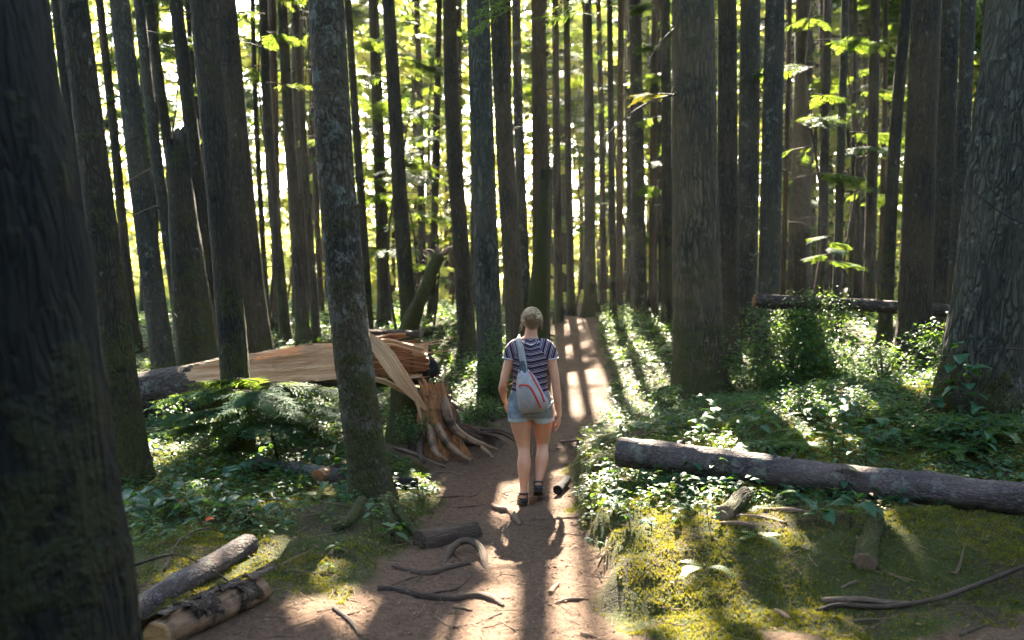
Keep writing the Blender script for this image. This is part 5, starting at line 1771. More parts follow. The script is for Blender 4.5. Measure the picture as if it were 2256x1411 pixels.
cover('moss', 'yellow green moss cushions on the banks', 66000, (lambda y: -np.minimum(vw(y), 3.4), lambda y: np.minimum(vw(y), 4.2)), (4.2, 9.6), moss_zone, .016, MOSS, M_moss, ysk=1.1, up_jit=.4)
NEEDLE = (np.array([[0, -.03, 0], [1, -.02, .03], [1, .02, .03], [0, .03, 0]]), [np.array([[0, 1, 2, 3]])])
cover('needle_litter', 'dry needles and fine litter on the ground', 42000, (lambda y: -np.minimum(vw(y), 3), lambda y: np.minimum(vw(y), 3.2)), (4.2, 11), lambda x, y: .42 + .58 * soil_mask(x, y), .028, NEEDLE, M_litter, lift=.004, up_jit=.2)
CHIP = (np.array([[0, -.12, 0], [.6, -.2, .04], [1, .05, .0], [.5, .18, .08], [.1, .12, .02]]), [np.array([[0, 1, 2, 3, 4]])])
cover('bark_chips', 'scattered bark chips and leaf scraps on the path', 5200, (lambda y: -np.minimum(vw(y), 2.2), lambda y: np.minimum(vw(y), 3.2)), (4.2, 13), lambda x, y: .3 + .7 * soil_mask(x, y), .030, CHIP, M_litter, lift=.006, up_jit=.3)


def twig_litter():
    parts = []
    while len(parts) < 850:
        y = rng.uniform(4.4, 10.5); x = rng.uniform(-min(y * .55, 3), min(y * .55, 4.2))
        a, L = rng.uniform(0, 3.14), rng.uniform(.05, .26)
        k = np.linspace(-.5, .5, 5)
        b_ = rng.normal(0, .12)
        X1 = x + L * (k * math.cos(a) - b_ * (k ** 2) * math.sin(a)); Y1 = y + L * (k * math.sin(a) + b_ * k ** 2 * math.cos(a))
        Z1 = H(X1, Y1).max() + .003 + rng.uniform(-.004, .02) * k * 2
        parts.append(tube_np(np.stack([X1, Y1, Z1], -1), np.linspace(1, .4, 5) * rng.uniform(.0015, .0042), 4))
    V, F, fl = merge(parts)
    o = link('twig_litter', build_mesh('twig_litter', V, F, True, {'fl': fl}), M_stick)
    tag(o, 'small dry twigs strewn over path and moss', 'twigs', kind='stuff')


twig_litter()
lf = bpy.data.objects.new('fallen_leaf', None); COL.objects.link(lf)
lf.location = tuple(on(452, 1165, .05)); tag(lf, 'single bright orange fallen leaf among the green leaves at left', 'leaf')
V, F, uv = leaf_base(.6, .3, .2)
o = link('blade', build_mesh('blade', V * .07, F, True, {'fl': V}), plain('orange_leaf', (.55, .10, .02), .6, 30, .3), lf)
o.rotation_euler = (.3, -.3, .6)

# ------------------------------------------------------------------ the walker
def ellip_loft(st, seg=20):
    """closed loft through stations (x, y, z, rx, ry); rings lie across the chain's direction"""
    st = np.asarray(st, float)
    S = smooth_path(st, max(8, len(st) * 5))
    C = S[:, :3]
    T_ = np.gradient(C, axis=0); T_ /= np.linalg.norm(T_, axis=1)[:, None] + 1e-9
    X = np.array([1.0, 0, 0]) - T_ * T_[:, :1]
    bad = np.linalg.norm(X, axis=1) < .3
    X[bad] = np.array([0, 0, 1.0]) - T_[bad] * T_[bad, 2:3]
    X /= np.linalg.norm(X, axis=1)[:, None]
    Yv = np.cross(T_, X)
    th = np.linspace(0, 2 * math.pi, seg, endpoint=False)
    V = C[:, None] + X[:, None] * (S[:, 3:4] * np.cos(th))[..., None] + Yv[:, None] * (S[:, 4:5] * np.sin(th))[..., None]
    n = len(C)
    V = np.vstack([V.reshape(-1, 3), C[:1], C[-1:]])
    i = np.arange(n - 1)[:, None] * seg; j = np.arange(seg)[None]; j2 = (j + 1) % seg
    F = [np.stack([i + j, i + j2, i + seg + j2, i + seg + j], -1).reshape(-1, 4)]
    jj = np.arange(seg); k = (jj + 1) % seg
    F.append(np.vstack([np.stack([k, jj, np.full(seg, n * seg)], -1), np.stack([(n - 1) * seg + jj, (n - 1) * seg + k, np.full(seg, n * seg + 1)], -1)]))
    return V, F, V * 0


def ball(c, r, seg=18):
    r = np.broadcast_to(r, (3,))
    t = np.linspace(.04, math.pi - .04, 11)
    st = [(c[0], c[1], c[2] - r[2] * math.cos(a), r[0] * math.sin(a), r[1] * math.sin(a)) for a in t]
    return ellip_loft(st, seg)


def fused(name, parts, mat, parent, voxel=.006, smooth_it=4):
    """one continuous skin over overlapping lofts"""
    V, F, fl = merge(parts)
    me = build_mesh(name, V, F, True)
    tmp = bpy.data.objects.new(name, me)
    COL.objects.link(tmp)
    r = tmp.modifiers.new('remesh', 'REMESH'); r.mode = 'VOXEL'; r.voxel_size = voxel
    s = tmp.modifiers.new('smooth', 'SMOOTH'); s.factor = .5; s.iterations = smooth_it
    dg = bpy.context.evaluated_depsgraph_get()
    dg.update()
    m2 = bpy.data.meshes.new_from_object(tmp.evaluated_get(dg))
    bpy.data.objects.remove(tmp)
    m2.name = name
    m2.polygons.foreach_set('use_smooth', np.ones(len(m2.polygons), bool))
    m2.materials.clear()
    return link(name, m2, mat, parent)


def skin_material():
    t = NT('skin')
    co = t.objco()
    n = t.noise(co, 14, 3)
    c = t.mix(n, (0.47, 0.20, 0.105), (0.61, 0.30, 0.165))
    return t.done(t.princ(c, .5, t.bump(t.noise(co, 300, 2), .0006), .35, Subsurface_Weight=.08))


def hair_material():
    t = NT('blond_hair')
    co = t.objco()
    x = t.sep(co)
    a = t.math('ARCTAN2', t.math('SUBTRACT', x[2], .06), x[0])
    rr = t.vmath('LENGTH', co)
    n = t.noise(t.vmath('MULTIPLY', co, (60, 60, 16)), 4.0, 4, .7, 1.2)
    c = t.mix(t.mr(n, .3, .7), (0.10, 0.052, 0.02), (0.50, 0.33, 0.16))
    return t.done(t.princ(c, .45, t.bump(n, .012), .5))


def stripe_material():
    t = NT('striped_knit')
    co = t.objco()
    x = t.sep(co)
    ax_ = t.math('ABSOLUTE', x[0])
    # body: stripes dip towards the middle of the back; sleeves and yoke: stripes run up over the shoulder
    body = t.math('SUBTRACT', x[2], t.math('MULTIPLY', ax_, .18))
    dip = t.math('MULTIPLY', t.math('POWER', t.mr(x[2], 1.18, 1.36), 2.0), t.math('MULTIPLY', t.mr(ax_, 0.10, 0.0), .05))
    body = t.math('ADD', body, dip)
    sl = t.math('ADD', t.math('MULTIPLY', ax_, 1.0), t.math('MULTIPLY', x[2], -.28))
    isl = t.math('GREATER_THAN', t.math('ADD', t.math('MULTIPLY', ax_, 1.0), t.math('MULTIPLY', t.math('SUBTRACT', x[2], 1.2), .65)), .125)
    s = t.math('ADD', t.math('MULTIPLY', body, t.math('SUBTRACT', 1.0, isl)), t.math('MULTIPLY', sl, isl))
    s = t.math('ADD', s, t.math('MULTIPLY', t.math('SUBTRACT', t.noise(co, 9, 2), .5), .008))
    u = t.math('FRACT', t.math('MULTIPLY', s, 1 / .050))
    r = t.n.new('ShaderNodeValToRGB')
    r.color_ramp.interpolation = 'CONSTANT'
    els = [(0, (.012, .012, .025)), (.30, (.52, .44, .46)), (.37, (.085, .03, .075)), (.52, (.52, .44, .46)), (.60, (.012, .012, .025)), (.80, (.40, .32, .36)), (.85, (.07, .025, .06))]
    for k, (p_, c) in enumerate(els):
        e = r.color_ramp.elements[k] if k < 2 else r.color_ramp.elements.new(p_)
        e.position = p_; e.color = (*c, 1)
    t.put(r.inputs[0], u)
    fold = t.noise(t.vmath('MULTIPLY', co, (1, 1, .6)), 16, 3)
    return t.done(t.princ(r.outputs[0], .85, t.bump(fold, .035, .8), .15))


def denim_material():
    t = NT('pale_denim')
    co = t.objco()
    n = t.noise(co, 25, 4, .7)
    x = t.sep(co)
    c = t.mix(t.mr(n, .3, .7), (0.13, 0.15, 0.165), (0.27, 0.295, 0.31))
    hem = t.mr(x[2], .70, .685)
    c = t.mix(hem, c, (0.42, 0.47, 0.48))
    return t.done(t.princ(c, .9, t.bump(t.math('ADD', n, t.noise(co, 200, 2)), .004), .15))


PX = 8.2
pb = np.array([(1168 - 1128) / FPX * PX, PX, 0.0])
pb[2] = H1(pb[0], pb[1])
person = thing('person', 'person walking away up the path in a striped top, pale denim shorts and dark sandals', 'person', pb)
skin = skin_material()
bodyp = [
    ellip_loft([(0, 0, .715, .06, .06), (0, 0, .74, .150, .112), (0, -.005, .80, .175, .122), (0, 0, .88, .155, .108), (0, .005, .96, .128, .092), (0, .005, 1.06, .135, .095), (0, 0, 1.16, .150, .105),
                (0, -.005, 1.24, .150, .100), (0, -.005, 1.295, .125, .080), (0.003, -.005, 1.33, .095, .062), (0.006, 0, 1.36, .058, .055), (0.010, .006, 1.42, .050, .052), (.012, .012, 1.47, .048, .052)], 32),
    # head: skull, jaw, nose, brow, ears
    ball((.014, .020, 1.500), (.073, .090, .092)), ball((.014, .052, 1.455), (.052, .058, .055)),
    ellip_loft([(.014, .105, 1.505, .006, .008), (.014, .118, 1.480, .012, .012), (.014, .108, 1.468, .014, .008)], 10),
    ball((-.012, .100, 1.508), (.017, .010, .011), 10), ball((.040, .100, 1.508), (.017, .010, .011), 10),
    ball((.014, .100, 1.446), (.022, .012, .007), 10), ball((.014, .095, 1.418), (.020, .018, .014), 10),
    ball((-.062, .012, 1.488), (.010, .020, .028), 10), ball((.090, .012, 1.488), (.010, .020, .028), 10),
    # legs
    ellip_loft([(-.085, 0, .80, .085, .095), (-.078, .0, .72, .094, .100), (-.072, .005, .62, .085, .092), (-.060, .008, .52, .066, .074), (-.052, -.005, .44, .052, .057), (-.050, -.030, .39, .050, .055), (-.050, -.058, .31, .058, .062),
                (-.052, -.085, .22, .044, .048), (-.054, -.100, .13, .030, .034), (-.055, -.108, .08, .031, .036), (-.055, -.110, .045, .030, .036)], 20),
    ellip_loft([(-.055, -.140, .035, .026, .022), (-.056, -.110, .040, .034, .032), (-.058, -.05, .035, .034, .028), (-.062, .03, .026, .042, .018), (-.064, .08, .020, .038, .012), (-.064, .10, .018, .02, .008)], 16),
    ellip_loft([(.090, 0, .80, .085, .095), (.098, .025, .72, .090, .098), (.106, .055, .62, .080, .090), (.108, .080, .53, .064, .072), (.106, .085, .46, .051, .056), (.104, .055, .41, .049, .054), (.098, -.005, .345, .055, .060),
                (.086, -.045, .26, .043, .047), (.072, -.085, .19, .029, .033), (.066, -.105, .15, .029, .034)], 20),
    ellip_loft([(.063, -.152, .150, .025, .022), (.063, -.115, .140, .033, .034), (.064, -.060, .115, .033, .028), (.068, .0, .080, .040, .018), (.070, .05, .058, .036, .013), (.070, .075, .052, .02, .008)], 16),
    # arms
    ellip_loft([(-.105, 0, 1.275, .045, .05), (-.145, -.002, 1.250, .044, .048), (-.172, -.010, 1.16, .040, .044), (-.200, -.028, 1.06, .038, .040), (-.221, -.040, .975, .033, .036), (-.226, -.008, .93, .035, .037), (-.220, .060, .875, .029, .030), (-.212, .115, .830, .022, .025), (-.206, .135, .812, .023, .029)], 18),
    ellip_loft([(.115, 0, 1.275, .045, .05), (.155, -.002, 1.250, .045, .048), (.178, -.012, 1.15, .041, .044), (.200, -.035, 1.04, .038, .040), (.212, -.050, .94, .034, .036), (.220, -.055, .87, .035, .037), (.228, -.050, .79, .028, .030), (.238, -.045, .735, .022, .026), (.237, -.042, .71, .024, .030)], 18),
]


def hand(wrist, down, thumb_dir, out, s=1.0, curl=.5):
    """palm, five separate bent fingers; down = finger direction, out = back-of-hand direction"""
    d = np.array(down, float); d /= np.linalg.norm(d)
    o = np.array(out, float); o -= d * (o @ d); o /= np.linalg.norm(o)
    th = np.cross(d, o)
    if th @ np.array(thumb_dir, float) < 0: th = -th
    w = np.array(wrist, float)
    ps = []
    for u in (-1, -.33, .33, 1):
        c0 = w + th * .010 * u; c1 = w + d * .075 * s + th * .026 * u * s
        S = smooth_path(np.array([[*c0, .014, .014], [*((c0 + c1) / 2 + th * .004 * u), .0145, .013], [*c1, .0125, .011]]), 8)
        ps.append(tube_np(S[:, :3], S[:, 3], 10))
    for u, l in ((1, .062), (.33, .072), (-.33, .067), (-1, .052)):
        p = w + d * .072 * s + th * .026 * u * s
        pts, a = [p], 0
        for q, ff in enumerate((.42, .32, .26)):
            a += curl * (.5, .9, .7)[q]
            p = p + (d * math.cos(a) - o * math.sin(a) + th * .10 * u) * l * ff * s
            pts.append(p)
        S = smooth_path(np.hstack([np.array(pts), np.array([.0095, .0085, .0078, .0062])[:, None] * s]), 12)
        ps.append(tube_np(S[:, :3], S[:, 3], 8))
    p = w + d * .018 * s + th * .022 * s
    pts = [p, p + (d * .55 + th * .8 - o * .25) * .032 * s, p + (d * 1.35 + th * 1.1 - o * .6) * .040 * s, p + (d * 2.1 + th * 1.05 - o * .95) * .040 * s]
    S = smooth_path(np.hstack([np.array(pts), np.array([.014, .0115, .0095, .0070])[:, None] * s]), 12)
    ps.append(tube_np(S[:, :3], S[:, 3], 8))
    return ps


bodyp += hand((-.205, .140, .806), (.10, .45, -.8), (.6, .8, .1), (-1, 0, 0), .95, .55)
bodyp += hand((.237, -.041, .705), (-.05, .12, -1), (-.1, 1, 0), (1, -.15, 0), .98, .38)
fused('body', bodyp, skin, person, .0060, 2)
# top
shirt = [ellip_loft([(0, 0, .885, .162, .118), (0, 0, .93, .150, .112), (0, .003, .99, .140, .106), (0, .003, 1.07, .143, .108), (0, 0, 1.16, .158, .115), (0, -.004, 1.24, .162, .112), (0.002, -.005, 1.295, .142, .092), (0.003, -.004, 1.325, .110, .074), (.003, -.002, 1.342, .088, .066)], 40)]
for s, x0 in ((-1, 0.0), (1, .008)):
    shirt.append(ellip_loft([(s * .07 + x0, 0, 1.300, .048, .058), (s * .118 + x0, -.002, 1.288, .054, .064), (s * .148 + x0, -.005, 1.255, .056, .062), (s * .162 + x0, -.008, 1.215, .056, .060), (s * .171 + x0, -.010, 1.180, .056, .058)], 24))
fused('striped_top', shirt, stripe_material(), person, .008, 3)
white_hem = plain('hem_white', (.55, .48, .48), .9)
for s, x0 in ((-1, 0.0), (1, .008)):
    th = np.linspace(0, 2 * math.pi, 25)
    cx = s * .172 + x0
    pts = np.stack([cx + .052 * np.cos(th), -.010 + .054 * np.sin(th), 1.180 - s * .12 * .058 * np.cos(th) * -1 + 0 * th], -1)
    V, F, fl = tube_np(pts, .0055, 6, caps=False)
    link('sleeve_hem', build_mesh('sleeve_hem', V, F, True, {'fl': fl}), white_hem, person)
# draped back neckline
for k, (dz, w_) in enumerate([(0, .080), (-.020, .070), (-.038, .05)]):
    u = np.linspace(-1, 1, 15)
    pts = np.stack([.004 + w_ * u, -.066 - .022 * (1 - u ** 2) - .012 * k, 1.338 + dz * .6 - .030 * (1 - u ** 2)], -1)
    V, F, fl = tube_np(pts, .006 + .003 * (1 - u ** 2), 7)
    link('neckline_fold', build_mesh('neckline_fold', V, F, True, {'fl': fl}), white_hem if k == 1 else stripe_material() if k == 0 else bpy.data.materials['striped_knit'], person)
# shorts
shorts = [ellip_loft([(0, 0, .925, .150, .112), (0, 0, .89, .165, .120), (0, -.004, .83, .182, .132), (0, -.004, .77, .188, .134), (0, 0, .735, .178, .126), (0, .005, .705, .12, .09)], 36),
          ellip_loft([(-.088, 0, .80, .092, .112), (-.086, 0, .74, .103, .116), (-.080, .002, .69, .102, .112), (-.078, .003, .672, .103, .112)], 26),
          ellip_loft([(.092, .01, .80, .092, .112), (.100, .022, .74, .100, .114), (.106, .035, .69, .098, .110), (.107, .04, .668, .099, .110)], 26)]
fused('denim_shorts', shorts, denim_material(), person, .008, 3)
dark_denim = plain('denim_seam', (.10, .15, .18), .9)
for s in (-1, 1):
    # back pockets, outlined
    u = np.linspace(0, 2 * math.pi, 21)
    px_, pz_ = np.array([-.04, .04, .042, 0, -.042, -.04]), np.array([.045, .045, -.02, -.045, -.02, .045])
    f = np.linspace(0, 5, 31)
    xx_, zz_ = np.interp(f, range(6), px_) + s * .085, np.interp(f, range(6), pz_) + .80
    yy_ = -.004 - .134 * np.sqrt(np.clip(1 - (xx_ / .187) ** 2, 0.05, 1)) - .003
    V, F, fl = tube_np(np.stack([xx_, yy_, zz_], -1), .0018, 5, caps=False)
    link('back_pocket', build_mesh('back_pocket', V, F, True, {'fl': fl}), dark_denim, person)
# hair: cap with a low bun and loose strands, and a grey headband
hairm = hair_material()
hp = [ball((.014, .004, 1.512), (.086, .093, .094), 26), ball((.012, -.040, 1.480), (.062, .048, .058), 20), ball((.006, -.092, 1.518), (.044, .036, .040), 18), ball((.020, -.096, 1.520), (.022, .018, .018), 12), ball((-.010, -.094, 1.500), (.020, .018, .018), 12),
      ball((.012, -.035, 1.450), (.045, .030, .030), 16)]
fused('hair', hp, hairm, person, .006, 2)
rr = np.random.default_rng(4)
for nm_, col_, ns in (('light', (.62, .45, .24), 70), ('dark', (.13, .07, .03), 60)):
    hs = []
    for k in range(ns):
        a = rr.uniform(-.5, math.pi + .5)
        # from the hairline back to the bun, lying on the skull
        e = np.array([.014 + .083 * math.cos(a), .02 + .03 * rr.normal(), 1.505 + .093 * math.sin(a)])
        b_ = np.array([.006 + rr.normal(0, .012), -.100, 1.512 + rr.normal(0, .012)])
        q = []
        for f in np.linspace(0, 1, 7):
            p = e * (1 - f) + b_ * f - np.array([.014, .004, 1.505])
            n_ = p / np.array([.083, .094, .096]); n_ /= np.linalg.norm(n_)
            q.append(np.array([.014, .004, 1.505]) + n_ * np.array([.0875, .0960, .0965]) * rr.uniform(.995, 1.02))
        hs.append(tube_np(smooth_path(np.array(q), 12), np.full(12, rr.uniform(.0012, .0028)), 4))
    V, F, fl = merge(hs)
    o = link('hair_strands', build_mesh('hair_strands', V, F, True, {'fl': fl}), plain('hair_' + nm_, col_, .5, 90, .3, .001, .5), person)
    o['kind'] = 'stuff'
for k in range(34):
    s = rr.choice([-1, 1])
    p0 = np.array([.014 + s * .072, rr.uniform(-.05, .04), rr.uniform(1.44, 1.56)])
    p1 = p0 + np.array([s * rr.uniform(.004, .022), rr.uniform(-.02, .02), -rr.uniform(.01, .03)])
    p2 = p1 + np.array([s * rr.uniform(-.004, .014), 0, -rr.uniform(.01, .035)])
    tube_obj('hair_strand', [p0, p1, p2], [.0016, .0013, .0006], hairm, person, n=8, seg=4)
for k in range(9):
    a = rr.uniform(0, 6.28); c = np.array([.006 + rr.normal(0, .008), -.128, 1.518 + rr.normal(0, .008)])
    q = [c + np.array([math.cos(a + b_) * .034, .02 - .012 * math.sin(b_ * 2), math.sin(a + b_) * .032]) for b_ in np.linspace(0, 2.4, 5)]
    tube_obj('hair_coil', q, list(np.array([.003, .008, .009, .007, .002]) * rr.uniform(.7, 1.2)), hairm, person, n=12, seg=6)
th = np.linspace(-.25, math.pi + .25, 24)
pts = np.stack([.014 + .087 * np.cos(th), .004 + .088 * np.sin(th) * 1.02, 1.515 + .035 * np.sin(th) - .02], -1)
V, F, fl = tube_np(pts, .005, 8)
V = V * 1.0
hb_m = build_mesh('headband', (V - pts.repeat(8, 0)[:0].sum() if False else V), F, True, {'fl': fl})
hb_ = link('headband', hb_m, plain('headband_grey', (.22, .27, .27), .8), person)
# sandals
black = plain('sandal_webbing', (.022, .024, .024), .7, 80)
for nm, ank, heel, toe, tilt in (('left', (-.055, -.105, .085), (-.055, -.150, .012), (-.064, .105, .010), 0), ('right', (.066, -.112, .175), (.063, -.165, .122), (.071, .085, .036), 1)):
    h_, t_ = np.array(heel), np.array(toe)
    f = np.linspace(0, 1, 12)
    C = h_ + (t_ - h_) * f[:, None]
    C[:, 2] += -.004 + .006 * np.cos(f * 6.28)
    wd = np.interp(f, [0, .08, .3, .5, .75, .95, 1], [.018, .034, .036, .036, .046, .030, .012])
    d_ = (t_ - h_) / np.linalg.norm(t_ - h_)
    up = np.cross([1.0, 0, 0], d_); up *= np.sign(up[2])
    u = np.array([-1, -.7, 0, .7, 1])
    ttop = C[:, None] + np.array([1.0, 0, 0]) * (wd[:, None] * u)[..., None] + up * .010
    tbot = C[:, None] + np.array([1.0, 0, 0]) * (wd[:, None] * u[::-1])[..., None] - up * .012
    V = np.concatenate([ttop, tbot], 1); k_ = 10
    i = np.arange(11)[:, None] * k_; j = np.arange(k_)[None]; j2 = (j + 1) % k_
    F = [np.stack([i + j, i + j2, i + k_ + j2, i + k_ + j], -1).reshape(-1, 4)]
    F.append(np.array([list(range(k_)), [11 * k_ + q for q in range(k_)][::-1]]))
    link('sandal_sole', build_mesh('sandal_sole', V.reshape(-1, 3), F, True, {'fl': V.reshape(-1, 3)}), black, person)
    a_ = np.array(ank)
    for q, (c, rx, ry, tl, w_) in enumerate([(a_ + [0, 0, .002], .036, .044, 0, .009), (h_ + d_ * .035 + up * .045, .036, .036, .35, .008), (h_ + d_ * .15 + up * .030, .040, .020, 1.45, .012), (h_ + d_ * .205 + up * .020, .043, .018, 1.45, .011)]):
        th = np.linspace(0, 2 * math.pi, 23)
        ring = c + np.array([1.0, 0, 0]) * (rx * np.cos(th))[:, None] + (d_ * math.cos(tl) + up * math.sin(tl)) * (ry * np.sin(th))[:, None]
        S1, S2 = ring - up * w_ * (.9 if tl < 1 else 0) - d_ * w_ * (0 if tl < 1 else 1), ring + up * w_ * (.9 if tl < 1 else 0) + d_ * w_ * (0 if tl < 1 else 1)
        V = np.vstack([S1, S2]); i = np.arange(22)
        o = link('sandal_strap', build_mesh('sandal_strap', V, np.stack([i, i + 1, i + 24, i + 23], -1), True, {'fl': V}), black, person)
        sm = o.modifiers.new('thick', 'SOLIDIFY'); sm.thickness = .004; sm.offset = 1
    # heel counter of webbing
    th = np.linspace(math.pi * 1.05, math.pi * 1.95, 12)
    lo = h_ + d_ * .045 + up * .008 + np.array([1., 0, 0]) * (.036 * np.cos(th))[:, None] + d_ * (.048 * np.sin(th))[:, None]
    hi = lo + up * .020
    V = np.vstack([lo, hi]); i = np.arange(11)
    o = link('heel_strap', build_mesh('heel_strap', V, np.stack([i, i + 1, i + 13, i + 12], -1), True, {'fl': V}), black, person)
    sm = o.modifiers.new('thick', 'SOLIDIFY'); sm.thickness = .005; sm.offset = 1

# sling bag: a thing of its own, worn across the back
def bag_material():
    t = NT('grey_nylon')
    co = t.objco()
    n = t.noise(co, 12, 4, .6)
    cr = t.noise(t.vmath('MULTIPLY', co, (1, 1, .5)), 26, 3, .6, .8)
    c = t.mix(t.mr(n, .3, .7), (0.27, 0.25, 0.24), (0.38, 0.35, 0.335))
    return t.done(t.princ(c, .42, t.bump(cr, .022, .8), .5))


bagb = pb + np.array([0, -.13, .86])
bag = thing('sling_bag', 'grey teardrop sling bag with two red zips worn across the back of the person', 'bag', bagb)
mpx = PX / FPX


def bl(px, py, dy=0):
    return np.array([(px - 1168) * mpx, dy, (1108 - py) * mpx + (H1(0.15, 8.2) - pb[2])]) - np.array([0, -.13, .86])


outline_l = np.array([(1143, 813), (1138, 835), (1137, 860), (1139, 880), (1143, 898), (1150, 909)], float)
outline_r = np.array([(1163, 812), (1178, 828), (1190, 850), (1200, 870), (1208, 886), (1198, 904)], float)
OL, OR = smooth_path(outline_l, 26), smooth_path(outline_r, 26)
nu = 21
u = np.linspace(0, 1, nu)
bulge = np.sin(np.pi * np.clip(np.linspace(.04, .97, 26), 0, 1)) ** .5
Vf, Vb, ffl = [], [], []
for i in range(26):
    l_, r_ = bl(*OL[i]), bl(*OR[i])
    prof = (1 - np.abs(2 * u - 1) ** 3.2) ** .6
    y = -.015 - .085 * prof * bulge[i]
    row = l_ + (r_ - l_) * u[:, None]
    a = row.copy(); a[:, 1] = y + .012; Vf.append(a)
    b_ = row.copy(); b_[:, 1] = .030 * prof; Vb.append(b_)
V = np.vstack(Vf + Vb)
i = (np.arange(25)[:, None] * nu + np.arange(nu - 1)[None]).ravel()
o_ = 26 * nu
F = np.vstack([np.stack([i, i + 1, i + nu + 1, i + nu], -1), np.stack([i + o_, i + nu + o_, i + nu + 1 + o_, i + 1 + o_], -1)])
e = np.arange(25) * nu
F = np.vstack([F, np.stack([e, e + nu, e + nu + o_, e + o_], -1), np.stack([e + nu - 1, e + nu - 1 + o_, e + 2 * nu - 1 + o_, e + 2 * nu - 1], -1)])
e = np.arange(nu - 1)
F = np.vstack([F, np.stack([e, e + o_, e + 1 + o_, e + 1], -1), np.stack([e + 25 * nu, e + 1 + 25 * nu, e + 1 + 25 * nu + o_, e + 25 * nu + o_], -1)])
nylon = bag_material()
link('pouch', build_mesh('pouch', V, F, True), nylon, bag)
FR = np.array(Vf)


def on_bag(px, py, lift=.003):
    """point on the pouch's front at a photo pixel"""
    fy = np.interp(py, OL[:, 1], np.arange(26)); xl = np.interp(py, OL[:, 1], OL[:, 0]); xr = np.interp(py, OR[:, 1], OR[:, 0])
    fx = np.clip((px - xl) / (xr - xl), 0, 1) * (nu - 1)
    i0, j0 = int(min(fy, 24)), int(min(fx, nu - 2))
    y = FR[i0, j0, 1] * (1 - fx + j0) + FR[i0, j0 + 1, 1] * (fx - j0)
    q = bl(px, py); q[1] = y - lift
    return q


red = plain('zip_red', (.55, .045, .03), .6, 60, .2)
dk = plain('strap_dark', (.06, .07, .075), .8)
for pts in ([(1166, 818), (1174, 832), (1184, 850), (1193, 868), (1198, 882)], [(1144, 846), (1154, 845), (1165, 848), (1174, 860), (1182, 876), (1190, 894)]):
    c = smooth_path(np.array([on_bag(*q) for q in pts]), 24)
    V, F, fl = tube_np(c, .0085, 8)
    z = link('zip', build_mesh('zip', V, F, True, {'fl': fl}), red, bag)
    V, F, fl = tube_np(np.array([c[0], c[0] + [0, -.006, -.006], c[0] + [.002, -.010, -.022]]), [.003, .004, .003], 6)
    link('zip_pull', build_mesh('zip_pull', V, F, True, {'fl': fl}), red, z)


def strap(name, pts, w, mat, parent, thick=.006, n=26):
    """flat band; pts (x, y, z) in the parent's space, width direction across the back"""
    S = smooth_path(np.hstack([np.asarray(pts, float), np.asarray(w, float)[:, None]]), n)
    C, wd = S[:, :3], S[:, 3]
    T_ = np.gradient(C, axis=0); T_ /= np.linalg.norm(T_, axis=1)[:, None]
    ctr = np.array([0, .13, 0])
    outv = C - ctr; outv[:, 2] = np.where(C[:, 2] > .46, .6 * (C[:, 2] - .40) * 10, 0) * .12
    sd = np.cross(T_, outv); sd /= np.linalg.norm(sd, axis=1)[:, None] + 1e-9
    up = np.cross(sd, T_)
    up *= np.sign((up * outv).sum(1))[:, None]
    V = np.concatenate([(C + sd * wd[:, None] / 2)[:, None], (C - sd * wd[:, None] / 2)[:, None], (C - sd * wd[:, None] / 2 - up * thick)[:, None], (C + sd * wd[:, None] / 2 - up * thick)[:, None]], 1)
    i = np.arange(n - 1)[:, None] * 4; j = np.arange(4)[None]; j2 = (j + 1) % 4
    F = [np.stack([i + j, i + j2, i + 4 + j2, i + 4 + j], -1).reshape(-1, 4), np.array([[0, 1, 2, 3], [4 * n - 1, 4 * n - 2, 4 * n - 3, 4 * n - 4]])]
    return link(name, build_mesh(name, V.reshape(-1, 3), F, True), mat, parent)


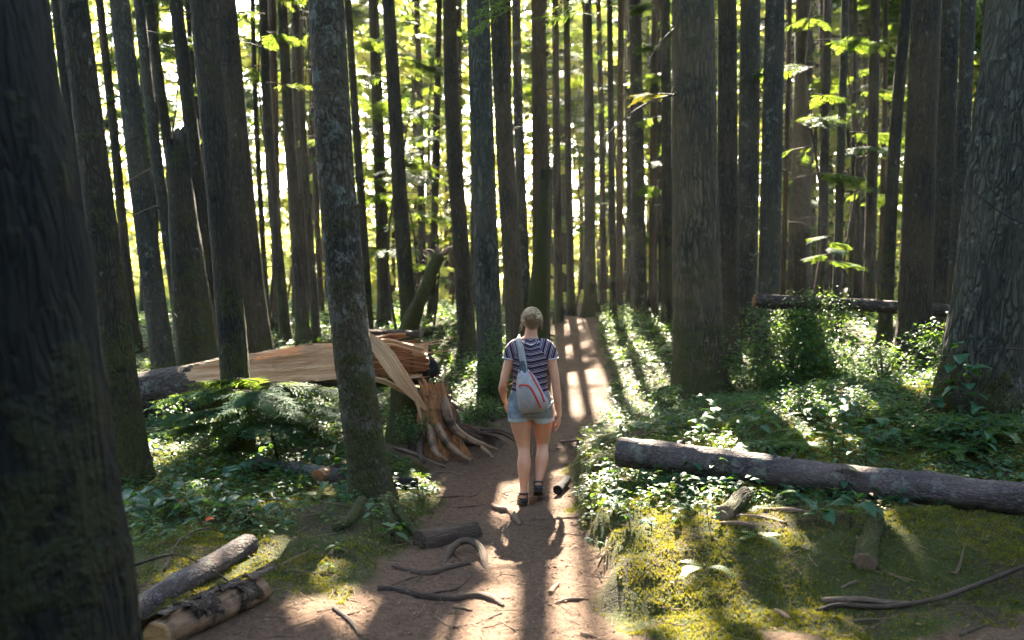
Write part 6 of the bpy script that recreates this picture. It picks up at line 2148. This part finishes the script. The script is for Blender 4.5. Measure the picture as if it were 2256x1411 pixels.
sx = [bl(1153, 822, -.168), bl(1153, 806, -.150), bl(1150, 788, -.134), bl(1146, 768, -.118), bl(1142, 755, -.088), bl(1140, 746, -.045), bl(1140, 744, .0), bl(1141, 750, .06), bl(1146, 775, .125), bl(1160, 820, .135), bl(1185, 870, .13), bl(1215, 880, .07), bl(1221, 885, 0), bl(1213, 892, -.09), bl(1203, 898, -.13)]
strap('shoulder_strap', sx, [.056, .058, .060, .062, .062, .060, .055, .05, .045, .035, .03, .025, .025, .025, .025], nylon, bag, n=70)
strap('strap_patch', [bl(1151, 819, -.178), bl(1151, 806, -.158), bl(1150, 794, -.145)], [.060, .050, .030], dk, bag, n=8)
strap('strap_edge', [q + np.array([.030, -.006, 0]) for q in sx[:5]], [.006] * 5, dk, bag, n=24)
strap('strap_edge', [q + np.array([-.030, -.006, 0]) for q in sx[:5]], [.006] * 5, dk, bag, n=24)
orange = plain('cord_orange', (.60, .16, .05), .7)
tube_obj('cord', [bl(1138, 838, -.13), bl(1122, 846, -.11), bl(1108, 843, -.07), bl(1120, 858, -.08), bl(1113, 862, -.08)], .0022, orange, bag, n=24, seg=5)

# ------------------------------------------------------------------ sunlit air between the trunks
def haze_box(dens):
    x0, x1, y0, y1, z0, z1 = -70, 70, -30, 125, -1.6, 31
    V = np.array([(x, y, z) for x in (x0, x1) for y in (y0, y1) for z in (z0, z1)], float)
    F = np.array([[0, 1, 3, 2], [4, 6, 7, 5], [0, 4, 5, 1], [2, 3, 7, 6], [0, 2, 6, 4], [1, 5, 7, 3]])
    m = bpy.data.materials.new('air')
    m.use_nodes = True
    n, l = m.node_tree.nodes, m.node_tree.links
    n.clear()
    out = n.new('ShaderNodeOutputMaterial')
    v = n.new('ShaderNodeVolumePrincipled')
    v.inputs['Color'].default_value = (.93, .93, .90, 1)
    v.inputs['Density'].default_value = dens
    v.inputs['Anisotropy'].default_value = 0.35
    l.new(v.outputs[0], out.inputs['Volume'])
    o = link('haze', build_mesh('haze', V, F, False), m)
    tag(o, 'thin bright haze in the air of the forest', kind='stuff')


haze_box(0.0005)
